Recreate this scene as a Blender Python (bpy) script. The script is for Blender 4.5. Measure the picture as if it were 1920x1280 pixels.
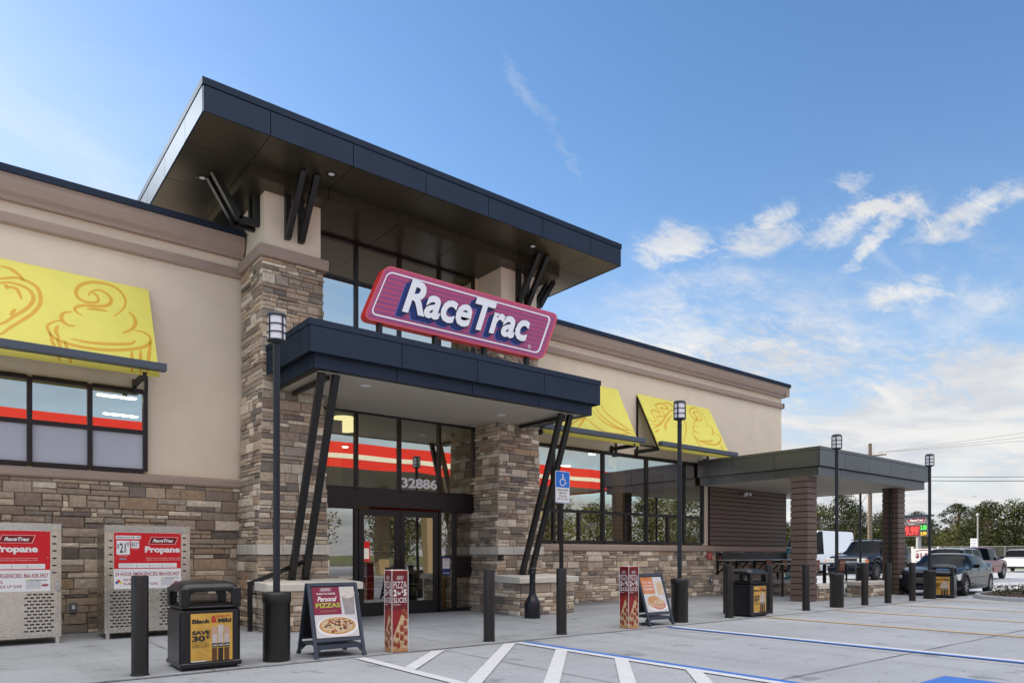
import bpy, bmesh, math, random
from mathutils import Vector, Matrix, noise as mnoise
R=math.radians
for o in list(bpy.data.objects): bpy.data.objects.remove(o)
S=bpy.context.scene
COL=S.collection
# ------------------------------------------------------------------ camera
cd=bpy.data.cameras.new('camera'); cam=bpy.data.objects.new('camera',cd); COL.objects.link(cam); S.camera=cam
cam.location=(0,0,1.35)
TH=math.atan2(1652,1319)                       # heading, counter-clockwise from +X
cam.rotation_euler=(R(90),0,TH-R(90))
cd.sensor_width=36; cd.lens=36*1319/1920; cd.shift_y=(1039-640)/1920; cd.clip_start=.05; cd.clip_end=2000
# ------------------------------------------------------------------ sky and sun
SUN_AZ=R(24); SUN_EL=R(27)                     # azimuth measured from +Y towards -X
sdir=Vector((-math.sin(SUN_AZ)*math.cos(SUN_EL),math.cos(SUN_AZ)*math.cos(SUN_EL),math.sin(SUN_EL)))
W=bpy.data.worlds.new('World'); S.world=W; W.use_nodes=True
nt=W.node_tree; nt.nodes.clear()
def N(t,**k):
    n=nt.nodes.new(t)
    for a,b in k.items(): setattr(n,a,b)
    return n
def lk(a,b): nt.links.new(a,b)
def M(op,a,b=None,c=None,clamp=False):
    n=N('ShaderNodeMath',operation=op,use_clamp=clamp)
    for i,x in enumerate((a,b,c)):
        if x is None: continue
        if isinstance(x,(int,float)): n.inputs[i].default_value=x
        else: lk(x,n.inputs[i])
    return n.outputs[0]
sky=N('ShaderNodeTexSky'); sky.sky_type='NISHITA'; sky.sun_disc=False
sky.sun_elevation=SUN_EL; sky.sun_rotation=-SUN_AZ; sky.air_density=1.0; sky.dust_density=.35; sky.ozone_density=2.0; sky.altitude=0
tc=N('ShaderNodeTexCoord'); sx=N('ShaderNodeSeparateXYZ'); lk(tc.outputs['Generated'],sx.inputs[0])
X_,Y_,Z_=sx.outputs
az=M('ARCTAN2',Y_,X_); el=M('ARCSINE',Z_)
zz=M('ADD',M('MAXIMUM',Z_,0.0),.12)
cx=N('ShaderNodeCombineXYZ'); lk(M('DIVIDE',X_,zz),cx.inputs[0]); lk(M('DIVIDE',Y_,zz),cx.inputs[1])
def noise(scale,detail=6,rough=.55,dist=0,off=(0,0,0),sc=(1,1,1)):
    mp=N('ShaderNodeMapping'); lk(cx.outputs[0],mp.inputs[0]); mp.inputs['Location'].default_value=off; mp.inputs['Scale'].default_value=sc
    n=N('ShaderNodeTexNoise'); lk(mp.outputs[0],n.inputs[0]); n.inputs['Scale'].default_value=scale
    n.inputs['Detail'].default_value=detail; n.inputs['Roughness'].default_value=rough; n.inputs['Distortion'].default_value=dist
    return n.outputs[0]
def gauss(a0,e0,sa,se,tilt=0):
    da=M('SUBTRACT',az,R(a0)); de=M('SUBTRACT',el,R(e0))
    ct,st=math.cos(tilt),math.sin(tilt)
    u=M('DIVIDE',M('ADD',M('MULTIPLY',da,ct),M('MULTIPLY',de,st)),R(sa))
    v=M('DIVIDE',M('SUBTRACT',M('MULTIPLY',de,ct),M('MULTIPLY',da,st)),R(se))
    return M('EXPONENT',M('MULTIPLY',M('ADD',M('MULTIPLY',u,u),M('MULTIPLY',v,v)),-1))
def sstep(x,lo,hi):
    n=N('ShaderNodeMapRange',interpolation_type='SMOOTHSTEP'); lk(x,n.inputs[0])
    n.inputs[1].default_value=lo; n.inputs[2].default_value=hi; return n.outputs[0]
n1=noise(1.6,8,.62,.6); n2=noise(.55,7,.55,.4,(3,1,0)); n3=noise(3.4,9,.68,1.4,(7,2,0),(1,2.4,1)); n6=noise(2.6,9,.66,1.2,(1,8,0),(2.2,1,1))
parts_=[]; n4_=noise(1.0,9,.62,1.2,(5,5,0),(1,1.6,1))
w1=noise(4.5,6,.6,0,(4,0,0)); w2=noise(4.5,6,.6,0,(0,9,0)); w3=noise(13,8,.7,.6,(2,2,0)); w4=noise(5,9,.72,1.6,(6,3,0),(1,2.6,1))
azw=M('ADD',az,M('MULTIPLY',M('SUBTRACT',w1,.5),R(7))); elw=M('ADD',el,M('MULTIPLY',M('SUBTRACT',w2,.5),R(3.6)))
def streak(a0,e0,sa,se,amt,tilt=0,soft=.45,ero=.9):
    sa*=1.15; se*=1.35; soft=soft*1.5+.25; ero=1.15; amt*=.92
    """one small cloud: an ellipse in azimuth and elevation, warped and eaten by noise"""
    da=M('SUBTRACT',azw,R(a0)); de=M('SUBTRACT',elw,R(e0)); ct,st=math.cos(tilt),math.sin(tilt)
    u=M('DIVIDE',M('ADD',M('MULTIPLY',da,ct),M('MULTIPLY',de,st)),R(sa)); v=M('DIVIDE',M('SUBTRACT',M('MULTIPLY',de,ct),M('MULTIPLY',da,st)),R(se))
    g=M('EXPONENT',M('MULTIPLY',M('ADD',M('MULTIPLY',u,u),M('MULTIPLY',v,v)),-1))
    x=M('ADD',g,M('ADD',M('MULTIPLY',M('SUBTRACT',w3,.5),ero*.9),M('MULTIPLY',M('SUBTRACT',w4,.5),ero*1.3)))
    parts_.append(M('MULTIPLY',M('MULTIPLY',sstep(x,.22,.22+soft),M('MINIMUM',M('MULTIPLY',g,1.8),1.0)),amt))
streak(38.4,23.1,2.6,1.1,.95); streak(32.0,22.9,3.4,1.1,.95,-.10); streak(30.6,24.2,1.6,.7,.8,-.5); streak(25.7,23.1,3.4,.75,.95,-.30); streak(23.6,23.5,2.6,.7,.85,.25)
streak(18.4,22.3,3.6,.85,.95,-.12); streak(24.4,21.6,1.6,.6,.8,-.7); streak(20,21.0,2.2,.45,.7); streak(25.3,25.6,1.1,.5,.7,.5); streak(22.4,18.0,2.2,.9,.8,.25)
streak(49.6,33.6,.45,2.6,.28,-.75,.6); streak(46.4,29.6,.40,1.8,.20,-.6,.6); streak(35,20.4,4.5,.9,.45,.15,.7); streak(17.4,16.8,3.0,.9,.55,.1,.7); streak(40,19.8,4,1.4,.45,.1,.8)
streak(16.5,11.8,6.5,2.0,.85,.12,.5,.6); streak(22,9.6,5.5,1.8,.7,.05,.6,.6); streak(36,15.5,8,2.8,.75,.12,.7); streak(28.4,14.4,6,2.4,.65,.0,.7)
# soft broad cloud bank low on the right, thin veil near the horizon everywhere
n4=noise(1.0,9,.62,1.4,(2,5,0),(1,1.6,1)); n5=noise(2.4,9,.66,.8,(9,4,0),(1,2.5,1))
bank=M('ADD',M('MULTIPLY',M('MULTIPLY',gauss(27,10,24,6,.12),sstep(n4,.34,.62)),.60),M('MULTIPLY',M('MULTIPLY',gauss(30,4,40,7,.0),sstep(n2,.24,.62)),.80))
bank=M('ADD',bank,M('MULTIPLY',M('MULTIPLY',gauss(27,17,20,5,0),sstep(n5,.42,.72)),.35))
bank=M('ADD',bank,M('MULTIPLY',M('MULTIPLY',gauss(88,22,16,9,0),sstep(n4,.30,.65)),.25))
veil=M('MULTIPLY',M('EXPONENT',M('MULTIPLY',M('MAXIMUM',el,0.0),-1/R(8))),.70)
left=M('MULTIPLY',gauss(95,14,24,13),.60)
# unseen broken cloud, added behind the photographer to light the shaded store front
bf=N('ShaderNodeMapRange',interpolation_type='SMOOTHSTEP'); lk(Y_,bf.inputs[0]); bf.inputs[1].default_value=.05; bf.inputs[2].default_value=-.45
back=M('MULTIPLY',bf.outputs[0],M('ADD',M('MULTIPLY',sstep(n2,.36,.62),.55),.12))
tot=parts_[0]
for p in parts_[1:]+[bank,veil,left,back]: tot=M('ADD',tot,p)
tot=M('MINIMUM',tot,1.0)
mix=N('ShaderNodeMix',data_type='RGBA'); lk(tot,mix.inputs[0]); 
hs=N('ShaderNodeHueSaturation'); hs.inputs['Saturation'].default_value=1.17; hs.inputs['Value'].default_value=.84; lk(sky.outputs[0],hs.inputs['Color']); lk(hs.outputs[0],mix.inputs[6])
cm=N('ShaderNodeMix',data_type='RGBA'); lk(sstep(n4,.34,.64),cm.inputs[0]); cm.inputs[6].default_value=(2.55,2.66,2.85,1); cm.inputs[7].default_value=(3.42,3.40,3.36,1); lk(cm.outputs[2],mix.inputs[7])
# extra-bright cloud sheet added overhead and behind, above the view, to fill the shade
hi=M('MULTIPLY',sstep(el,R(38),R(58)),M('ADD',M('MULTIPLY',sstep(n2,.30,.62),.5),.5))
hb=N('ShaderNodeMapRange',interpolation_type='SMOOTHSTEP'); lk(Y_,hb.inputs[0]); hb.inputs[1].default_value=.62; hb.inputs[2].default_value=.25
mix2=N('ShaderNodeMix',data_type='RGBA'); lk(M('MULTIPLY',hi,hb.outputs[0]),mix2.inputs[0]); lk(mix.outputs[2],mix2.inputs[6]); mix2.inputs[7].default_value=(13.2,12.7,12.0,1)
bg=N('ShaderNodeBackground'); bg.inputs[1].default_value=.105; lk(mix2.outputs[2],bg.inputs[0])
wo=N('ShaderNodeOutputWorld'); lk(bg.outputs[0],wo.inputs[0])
sl=bpy.data.lights.new('sun','SUN'); sl.energy=2.3; sl.angle=R(.53); sl.color=(1,.86,.66)
so=bpy.data.objects.new('sun',sl); COL.objects.link(so); so.rotation_euler=sdir.to_track_quat('Z','Y').to_euler(); so.location=(-10,20,30)
vs=S.view_settings; vs.view_transform='Standard'; vs.look='None'; vs.exposure=1.3; vs.gamma=1; vs.use_curve_mapping=False
# ------------------------------------------------------------------ materials
MATS={}
def mat(name,col,rough=.6,metal=0,nz=None,bump=None,spec=.5,emit=None,attr=None,coat=0,sheen=None,coords='Object'):
    """nz=(scale,amount[,detail]) brightness mottling; bump=(scale,strength,distance)"""
    if name in MATS: return MATS[name]
    m=bpy.data.materials.new(name); m.use_nodes=True; t=m.node_tree; b=t.nodes['Principled BSDF']
    b.inputs['Base Color'].default_value=(*col,1); b.inputs['Roughness'].default_value=rough; b.inputs['Metallic'].default_value=metal
    b.inputs['Specular IOR Level'].default_value=spec; b.inputs['Coat Weight'].default_value=coat; b.inputs['Coat Roughness'].default_value=.05
    if emit: b.inputs['Emission Color'].default_value=(*emit[0],1); b.inputs['Emission Strength'].default_value=emit[1]
    tcn=t.nodes.new('ShaderNodeTexCoord').outputs[coords]
    src=None
    if attr:
        a=t.nodes.new('ShaderNodeAttribute'); a.attribute_name=attr; src=a.outputs['Color']
    if nz:
        n=t.nodes.new('ShaderNodeTexNoise'); t.links.new(tcn,n.inputs[0]); n.inputs['Scale'].default_value=nz[0]; n.inputs['Detail'].default_value=6; n.inputs['Roughness'].default_value=.65
        mr=t.nodes.new('ShaderNodeMapRange'); mr.inputs[1].default_value=.25; mr.inputs[2].default_value=.75; mr.inputs[3].default_value=1-nz[1]; mr.inputs[4].default_value=1+nz[1]; t.links.new(n.outputs[0],mr.inputs[0])
        mx=t.nodes.new('ShaderNodeMix'); mx.data_type='RGBA'; mx.blend_type='MULTIPLY'; mx.inputs[0].default_value=1
        if src: t.links.new(src,mx.inputs[6])
        else: mx.inputs[6].default_value=(*col,1)
        cc=t.nodes.new('ShaderNodeCombineColor')
        for i in range(3): t.links.new(mr.outputs[0],cc.inputs[i])
        t.links.new(cc.outputs[0],mx.inputs[7]); src=mx.outputs[2]
        if len(nz)>2:
            rr=t.nodes.new('ShaderNodeMapRange'); rr.inputs[3].default_value=rough-nz[2]; rr.inputs[4].default_value=rough+nz[2]; t.links.new(n.outputs[0],rr.inputs[0]); t.links.new(rr.outputs[0],b.inputs['Roughness'])
    if src: t.links.new(src,b.inputs['Base Color'])
    if bump:
        n=t.nodes.new('ShaderNodeTexNoise'); t.links.new(tcn,n.inputs[0]); n.inputs['Scale'].default_value=bump[0]; n.inputs['Detail'].default_value=5
        bn=t.nodes.new('ShaderNodeBump'); bn.inputs['Strength'].default_value=bump[1]; bn.inputs['Distance'].default_value=bump[2]; t.links.new(n.outputs[0],bn.inputs['Height']); t.links.new(bn.outputs[0],b.inputs['Normal'])
    MATS[name]=m; return m
def glass(name,tint,refl,bump=None,ior=1.5,rc=(1,1,1)):
    m=bpy.data.materials.new(name); m.use_nodes=True; t=m.node_tree; t.nodes.clear()
    o=t.nodes.new('ShaderNodeOutputMaterial'); mx=t.nodes.new('ShaderNodeMixShader'); tr=t.nodes.new('ShaderNodeBsdfTransparent'); gl=t.nodes.new('ShaderNodeBsdfGlossy')
    tr.inputs[0].default_value=(*tint,1); gl.inputs['Roughness'].default_value=.0; gl.inputs['Color'].default_value=(*rc,1)
    fr=t.nodes.new('ShaderNodeFresnel'); fr.inputs[0].default_value=ior
    ad=t.nodes.new('ShaderNodeMath'); ad.operation='MULTIPLY_ADD'; ad.use_clamp=True; t.links.new(fr.outputs[0],ad.inputs[0]); ad.inputs[1].default_value=1-refl; ad.inputs[2].default_value=refl
    if bump:
        tcn=t.nodes.new('ShaderNodeTexCoord'); n=t.nodes.new('ShaderNodeTexNoise'); t.links.new(tcn.outputs['Object'],n.inputs[0]); n.inputs['Scale'].default_value=bump[0]; n.inputs['Detail'].default_value=0
        bn=t.nodes.new('ShaderNodeBump'); bn.inputs['Strength'].default_value=1; bn.inputs['Distance'].default_value=bump[1]; t.links.new(n.outputs[0],bn.inputs['Height']); t.links.new(bn.outputs[0],gl.inputs['Normal'])
    t.links.new(ad.outputs[0],mx.inputs[0]); t.links.new(tr.outputs[0],mx.inputs[1]); t.links.new(gl.outputs[0],mx.inputs[2]); t.links.new(mx.outputs[0],o.inputs[0])
    MATS[name]=m; return m
stucco=mat('stucco',(.83,.71,.555),.9,nz=(1.6,.06),bump=(150,.6,.006))
stuccoL=mat('stucco_cream',(.80,.69,.54),.9,nz=(3,.05),bump=(220,.35,.004))
taupe=mat('taupe_trim',(.40,.305,.25),.85,nz=(4,.05),bump=(220,.3,.003))
bronze_s=mat('bronze_soffit',(.072,.062,.045),.30,.5,nz=(1.3,.08,.04),spec=.6)
seam=mat('dark_seam',(.006,.006,.007),.6)
steelblk=mat('black_steel',(.009,.0085,.009),.42,nz=(6,.15,.08))
frameblk=mat('dark_window_frame',(.010,.008,.0085),.38,nz=(5,.1,.06))
stone=mat('stone_veneer',(.3,.25,.2),.85,nz=(16,.30),bump=(38,.9,.014),attr='col')
mortar=mat('mortar',(.20,.155,.115),.95,nz=(14,.25),bump=(60,.6,.01))
castst=mat('cast_stone',(.68,.63,.55),.8,nz=(5,.12),bump=(30,.5,.008))
concrete=mat('concrete',(.4,.4,.4),.85)
yellow=mat('awning_yellow',(.80,.725,.12),.55,nz=(2.5,.05),bump=(140,.1,.002))
orange=mat('awning_orange',(.72,.40,.02),.6)
barblue=mat('awning_bar',(.075,.095,.125),.45)
white=mat('white_paint',(.80,.80,.79),.5)
offwhite=mat('canopy_soffit',(.48,.43,.36),.8,nz=(3,.05))
red=mat('red_sign',(.62,.012,.018),.35)
maroon=mat('maroon_print',(.26,.015,.04),.4)
ink=mat('black_ink',(.02,.02,.022),.5)
navy=mat('navy_print',(.012,.03,.16),.4)
alum=mat('brushed_aluminium',(.72,.69,.62),.27,.96,nz=(7,.12,.08))
slatm=mat('brown_composite_slat',(.145,.098,.078),.55,nz=(9,.18,.08),bump=(60,.25,.003))
slatf=mat('slat_backing',(.012,.010,.010),.9)
plastic=mat('black_plastic',(.008,.008,.0105),.34,nz=(5,.12,.07))
bollm=mat('bollard_brown',(.0155,.0130,.0122),.40,nz=(4,.15,.08))
mat('letter_bright',(.92,.92,.92),.5)
milk=mat('lamp_diffuser',(.86,.86,.90),.35)
lampblk=mat('lamp_metal',(.020,.026,.034),.32,.3)
rubber=mat('tyre_rubber',(.018,.018,.018),.8)
chrome=mat('chrome',(.7,.7,.72),.15,1)
G_store=glass('store_glass',(.50,.55,.48),.44,(1.1,.0018),rc=(.95,.98,.93))
G_high=glass('clerestory_glass',(.50,.56,.40),.60,(1.1,.0010),rc=(.95,1,.95))
G_door=glass('door_glass',(.46,.48,.42),.30,(1.6,.0012))
frost=mat('frosted_film',(.56,.60,.68),.25)
def satin(name,col,gcol,fac,rough,nz):
    m=bpy.data.materials.new(name); m.use_nodes=True; t=m.node_tree; t.nodes.clear(); L=t.links.new
    o=t.nodes.new('ShaderNodeOutputMaterial'); mx=t.nodes.new('ShaderNodeMixShader'); d=t.nodes.new('ShaderNodeBsdfDiffuse'); g=t.nodes.new('ShaderNodeBsdfGlossy')
    g.inputs['Color'].default_value=(*gcol,1); mx.inputs[0].default_value=fac
    tcn=t.nodes.new('ShaderNodeTexCoord'); n=t.nodes.new('ShaderNodeTexNoise'); L(tcn.outputs['Object'],n.inputs[0]); n.inputs['Scale'].default_value=nz[0]; n.inputs['Detail'].default_value=5
    cr=t.nodes.new('ShaderNodeMix'); cr.data_type='RGBA'; L(n.outputs[0],cr.inputs[0]); cr.inputs[6].default_value=(*[c*(1-nz[1]) for c in col],1); cr.inputs[7].default_value=(*[c*(1+nz[1]) for c in col],1); L(cr.outputs[2],d.inputs[0])
    g.inputs['Roughness'].default_value=rough
    L(d.outputs[0],mx.inputs[1]); L(g.outputs[0],mx.inputs[2]); L(mx.outputs[0],o.inputs[0]); MATS[name]=m; return m
bronze=satin('dark_bronze_panel',(.021,.028,.042),(.5,.64,.9),.045,.46,(1.6,.35))
capblue=satin('parapet_cap',(.017,.023,.036),(.5,.64,.9),.04,.5,(1.6,.3))
pavm=satin('pavilion_panel',(.052,.056,.060),(.82,.85,.90),.16,.30,(1.6,.2))
# ------------------------------------------------------------------ mesh builder
_txt={}
def text_geo(s,bold=.0,shear=0.0,spacing=1.0):
    k=(s,bold,shear,spacing)
    if k in _txt: return _txt[k]
    c=bpy.data.curves.new('t','FONT'); c.body=s; c.offset=bold; c.shear=shear; c.space_character=spacing; c.resolution_u=3; c.fill_mode='FRONT'
    o=bpy.data.objects.new('t',c); COL.objects.link(o); bpy.context.view_layer.update()
    me=bpy.data.meshes.new_from_object(o.evaluated_get(bpy.context.evaluated_depsgraph_get()))
    vs=[(v.co.x,v.co.y) for v in me.vertices]; fs=[tuple(p.vertices) for p in me.polygons]
    bpy.data.objects.remove(o); bpy.data.curves.remove(c); bpy.data.meshes.remove(me)
    x0=min(v[0] for v in vs); x1=max(v[0] for v in vs); y0=min(v[1] for v in vs); y1=max(v[1] for v in vs)
    _txt[k]=([((x-x0)/(x1-x0),(y-y0)/(y1-y0)) for x,y in vs],fs); return _txt[k]
class PL:
    """a flat sheet: origin o, in-plane axes u and v, outward normal n"""
    def __init__(s,o,u,v): s.o=Vector(o); s.u=Vector(u).normalized(); s.v=Vector(v).normalized(); s.n=s.u.cross(s.v)
    def p(s,x,y,d=0): return s.o+s.u*x+s.v*y+s.n*d
class MB:
    def __init__(s,off=(0,0,0)): s.v=[];s.f=[];s.m=[];s.mats=[];s.c=[];s.off=Vector(off);s.sm=[]
    def mi(s,m):
        if m not in s.mats: s.mats.append(m)
        return s.mats.index(m)
    def add(s,vs,fs,m,col=None,smooth=False):
        b=len(s.v); s.v+=[Vector(q)-s.off for q in vs]; i=s.mi(m)
        for f in fs: s.f.append([b+k for k in f]); s.m.append(i); s.c.append(col or (1,1,1)); s.sm.append(smooth)
    def box(s,x0,x1,y0,y1,z0,z1,m,col=None,rz=0,piv=None):
        vs=[(x,y,z) for z in(z0,z1) for x,y in((x0,y0),(x1,y0),(x1,y1),(x0,y1))]
        if rz:
            c=piv or ((x0+x1)/2,(y0+y1)/2); ca,sa=math.cos(rz),math.sin(rz)
            vs=[(c[0]+(x-c[0])*ca-(y-c[1])*sa,c[1]+(x-c[0])*sa+(y-c[1])*ca,z) for x,y,z in vs]
        s.add(vs,[(0,3,2,1),(4,5,6,7),(0,1,5,4),(1,2,6,5),(2,3,7,6),(3,0,4,7)],m,col); return s
    def bbox(s,x0,x1,y0,y1,z0,z1,m,b=.01):
        """box with chamfered edges"""
        vs=[];idx={}
        def g(i,j,k,a):
            X=(x0,x1)[i];Y=(y0,y1)[j];Z=(z0,z1)[k];sx_=b*(1-2*i);sy=b*(1-2*j);sz=b*(1-2*k)
            return (X if a==0 else X+sx_, Y if a==1 else Y+sy, Z if a==2 else Z+sz)
        for i in(0,1):
            for j in(0,1):
                for k in(0,1):
                    for a in(0,1,2): idx[i,j,k,a]=len(vs); vs.append(g(i,j,k,a))
        fs=[]
        for a in(0,1,2):
            o1,o2=[q for q in(0,1,2) if q!=a]
            for e in(0,1):
                q=[]
                for p,r in((0,0),(1,0),(1,1),(0,1)):
                    t=[0,0,0]; t[a]=e;t[o1]=p;t[o2]=r; q.append(idx[t[0],t[1],t[2],a])
                fs.append(q)
        for a in(0,1,2):
            o1,o2=[q for q in(0,1,2) if q!=a]
            for p in(0,1):
                for r in(0,1):
                    q=[]
                    for e,w in((0,o1),(1,o1),(1,o2),(0,o2)):
                        t=[0,0,0]; t[a]=e;t[o1]=p;t[o2]=r; q.append(idx[t[0],t[1],t[2],w])
                    fs.append(q)
        for i in(0,1):
            for j in(0,1):
                for k in(0,1): fs.append([idx[i,j,k,a] for a in(0,1,2)])
        s.add(vs,fs,m); return s
    def bar(s,p0,p1,w,h,m,up=(0,0,1)):
        p0=Vector(p0);p1=Vector(p1);d=(p1-p0).normalized();u=Vector(up)
        if abs(d.dot(u))>.98:u=Vector((0,1,0))
        a=d.cross(u).normalized();b=a.cross(d)
        vs=[p+a*i*w/2+b*j*h/2 for p in(p0,p1) for i,j in((-1,-1),(1,-1),(1,1),(-1,1))]
        s.add(vs,[(0,3,2,1),(4,5,6,7),(0,1,5,4),(1,2,6,5),(2,3,7,6),(3,0,4,7)],m); return s
    def tube(s,pts,r,m,n=12,cap=True):
        pts=[Vector(p) for p in pts]; rs=r if isinstance(r,(list,tuple)) else [r]*len(pts); vs=[];fs=[]
        for i,p in enumerate(pts):
            d=(pts[min(i+1,len(pts)-1)]-pts[max(i-1,0)]).normalized(); u=Vector((0,0,1)) if abs(d.z)<.95 else Vector((1,0,0))
            a=d.cross(u).normalized();b=a.cross(d)
            for k in range(n): t=2*math.pi*k/n; vs.append(p+(a*math.cos(t)+b*math.sin(t))*rs[i])
        for i in range(len(pts)-1):
            for k in range(n): fs.append((i*n+k,i*n+(k+1)%n,(i+1)*n+(k+1)%n,(i+1)*n+k))
        s.add(vs,fs,m,smooth=True)
        if cap: s.add(vs[:n],[tuple(range(n))],m); s.add(vs[-n:],[tuple(range(n))],m)
        return s
    def lathe(s,prof,c,m,n=24,axis='z',smooth=True,flute=0):
        vs=[];fs=[]
        for r,h in prof:
            for k in range(n):
                t=2*math.pi*k/n; rr=r*(1-flute*(k%2)); a,b=rr*math.cos(t),rr*math.sin(t)
                vs.append((c[0]+a,c[1]+b,c[2]+h) if axis=='z' else (c[0]+a,c[1]+h,c[2]+b) if axis=='y' else (c[0]+h,c[1]+a,c[2]+b))
        for i in range(len(prof)-1):
            for k in range(n): fs.append((i*n+k,i*n+(k+1)%n,(i+1)*n+(k+1)%n,(i+1)*n+k))
        s.add(vs,fs,m,smooth=smooth)
        for e in(0,len(prof)-1):
            if prof[e][0]>1e-4: s.add(vs[e*n:(e+1)*n],[tuple(range(n))],m)
        return s
    def prism(s,poly,axis,a,b,m,smooth=False):
        """poly of (p,q) in the plane across the axis, extruded from a to b"""
        f={'x':lambda p,q,t:(t,p,q),'y':lambda p,q,t:(p,t,q),'z':lambda p,q,t:(p,q,t)}[axis]; n=len(poly)
        vs=[f(p,q,a) for p,q in poly]+[f(p,q,b) for p,q in poly]
        s.add(vs,[tuple(range(n)),tuple(range(2*n-1,n-1,-1))],m)
        s.add(vs,[(i,(i+1)%n,n+(i+1)%n,n+i) for i in range(n)],m,smooth=smooth); return s
    # flat printing on a PL sheet
    def rect(s,P,x,y,w,h,m,d=.001): s.add([P.p(x,y,d),P.p(x+w,y,d),P.p(x+w,y+h,d),P.p(x,y+h,d)],[(0,1,2,3)],m); return s
    def poly(s,P,pts,m,d=.001): s.add([P.p(a,b,d) for a,b in pts],[tuple(range(len(pts)))],m); return s
    def disc(s,P,x,y,rx,ry,m,d=.001,n=20): return s.poly(P,[(x+rx*math.cos(2*math.pi*k/n),y+ry*math.sin(2*math.pi*k/n)) for k in range(n)],m,d)
    def text(s,P,t,x,y,w,h,m,d=.002,bold=.0,shear=0,spacing=1.0):
        g,f=text_geo(t,bold,shear,spacing); s.add([P.p(x+a*w,y+b*h,d) for a,b in g],f,m); return s
    def ribbon(s,P,pts,w,m,d=.002,taper=True,closed=False,sub=5):
        if closed: pts=list(pts)+[pts[0]]
        q=[];n=len(pts)
        for i in range(n-1):
            p0=pts[i-1] if i>0 else (pts[-2] if closed else pts[0]);p1=pts[i];p2=pts[i+1];p3=pts[i+2] if i+2<n else (pts[1] if closed else pts[-1])
            for k in range(sub):
                t=k/sub
                q.append(tuple(.5*(2*p1[j]+(p2[j]-p0[j])*t+(2*p0[j]-5*p1[j]+4*p2[j]-p3[j])*t*t+(3*p1[j]-p0[j]-3*p2[j]+p3[j])*t**3) for j in(0,1)))
        q.append(tuple(pts[-1])); vs=[];N_=len(q)
        for i,(a,b) in enumerate(q):
            c=q[min(i+1,N_-1)];e=q[max(i-1,0)];dx,dy=c[0]-e[0],c[1]-e[1];l=math.hypot(dx,dy) or 1
            ww=w*(.35+.65*math.sin(math.pi*min(1,max(0,i/(N_-1))))) if taper else w
            vs+=[P.p(a-dy/l*ww/2,b+dx/l*ww/2,d),P.p(a+dy/l*ww/2,b-dx/l*ww/2,d)]
        s.add(vs,[(2*i,2*i+1,2*i+3,2*i+2) for i in range(N_-1)],m); return s
    def obj(s,name,parent=None,label=None,autosmooth=False,fixn=False):
        me=bpy.data.meshes.new(name); me.from_pydata([tuple(v) for v in s.v],[],s.f)
        for m in s.mats: me.materials.append(m)
        me.polygons.foreach_set('material_index',s.m); me.polygons.foreach_set('use_smooth',s.sm)
        if any(c!=(1,1,1) for c in s.c):
            ca=me.color_attributes.new('col','FLOAT_COLOR','CORNER'); buf=[]
            for p,c in zip(me.polygons,s.c): buf+=[c[0],c[1],c[2],1]*p.loop_total
            ca.data.foreach_set('color',buf)
        me.validate(); me.update()
        o=bpy.data.objects.new(name,me); COL.objects.link(o)
        if parent: o.parent=parent
        else: o.location=s.off
        if label: o['label']=label
        return o
def thing(name,label,cat,loc=(0,0,0),rz=0,group=None):
    o=bpy.data.objects.new(name,None); COL.objects.link(o); o.location=loc; o.rotation_euler=(0,0,rz); o.empty_display_size=.2
    o['label']=label; o['category']=cat
    if group:o['group']=group
    return o
def tag(o,label,cat,group=None):
    o['label']=label;o['category']=cat
    if group:o['group']=group
    return o
def struct(o,kind='structure'): o['kind']=kind; return o
def dup(root,loc,rz=None,label=None):
    kids={}
    for o in list(bpy.data.objects):
        if o.parent: kids.setdefault(o.parent,[]).append(o)
    def cp(o,par):
        c=o.copy(); COL.objects.link(c); c.parent=par
        for k in kids.get(o,[]): cp(k,c)
        return c
    r=cp(root,None); r.location=loc
    if rz is not None: r.rotation_euler=(0,0,rz)
    if label: r['label']=label
    return r
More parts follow.
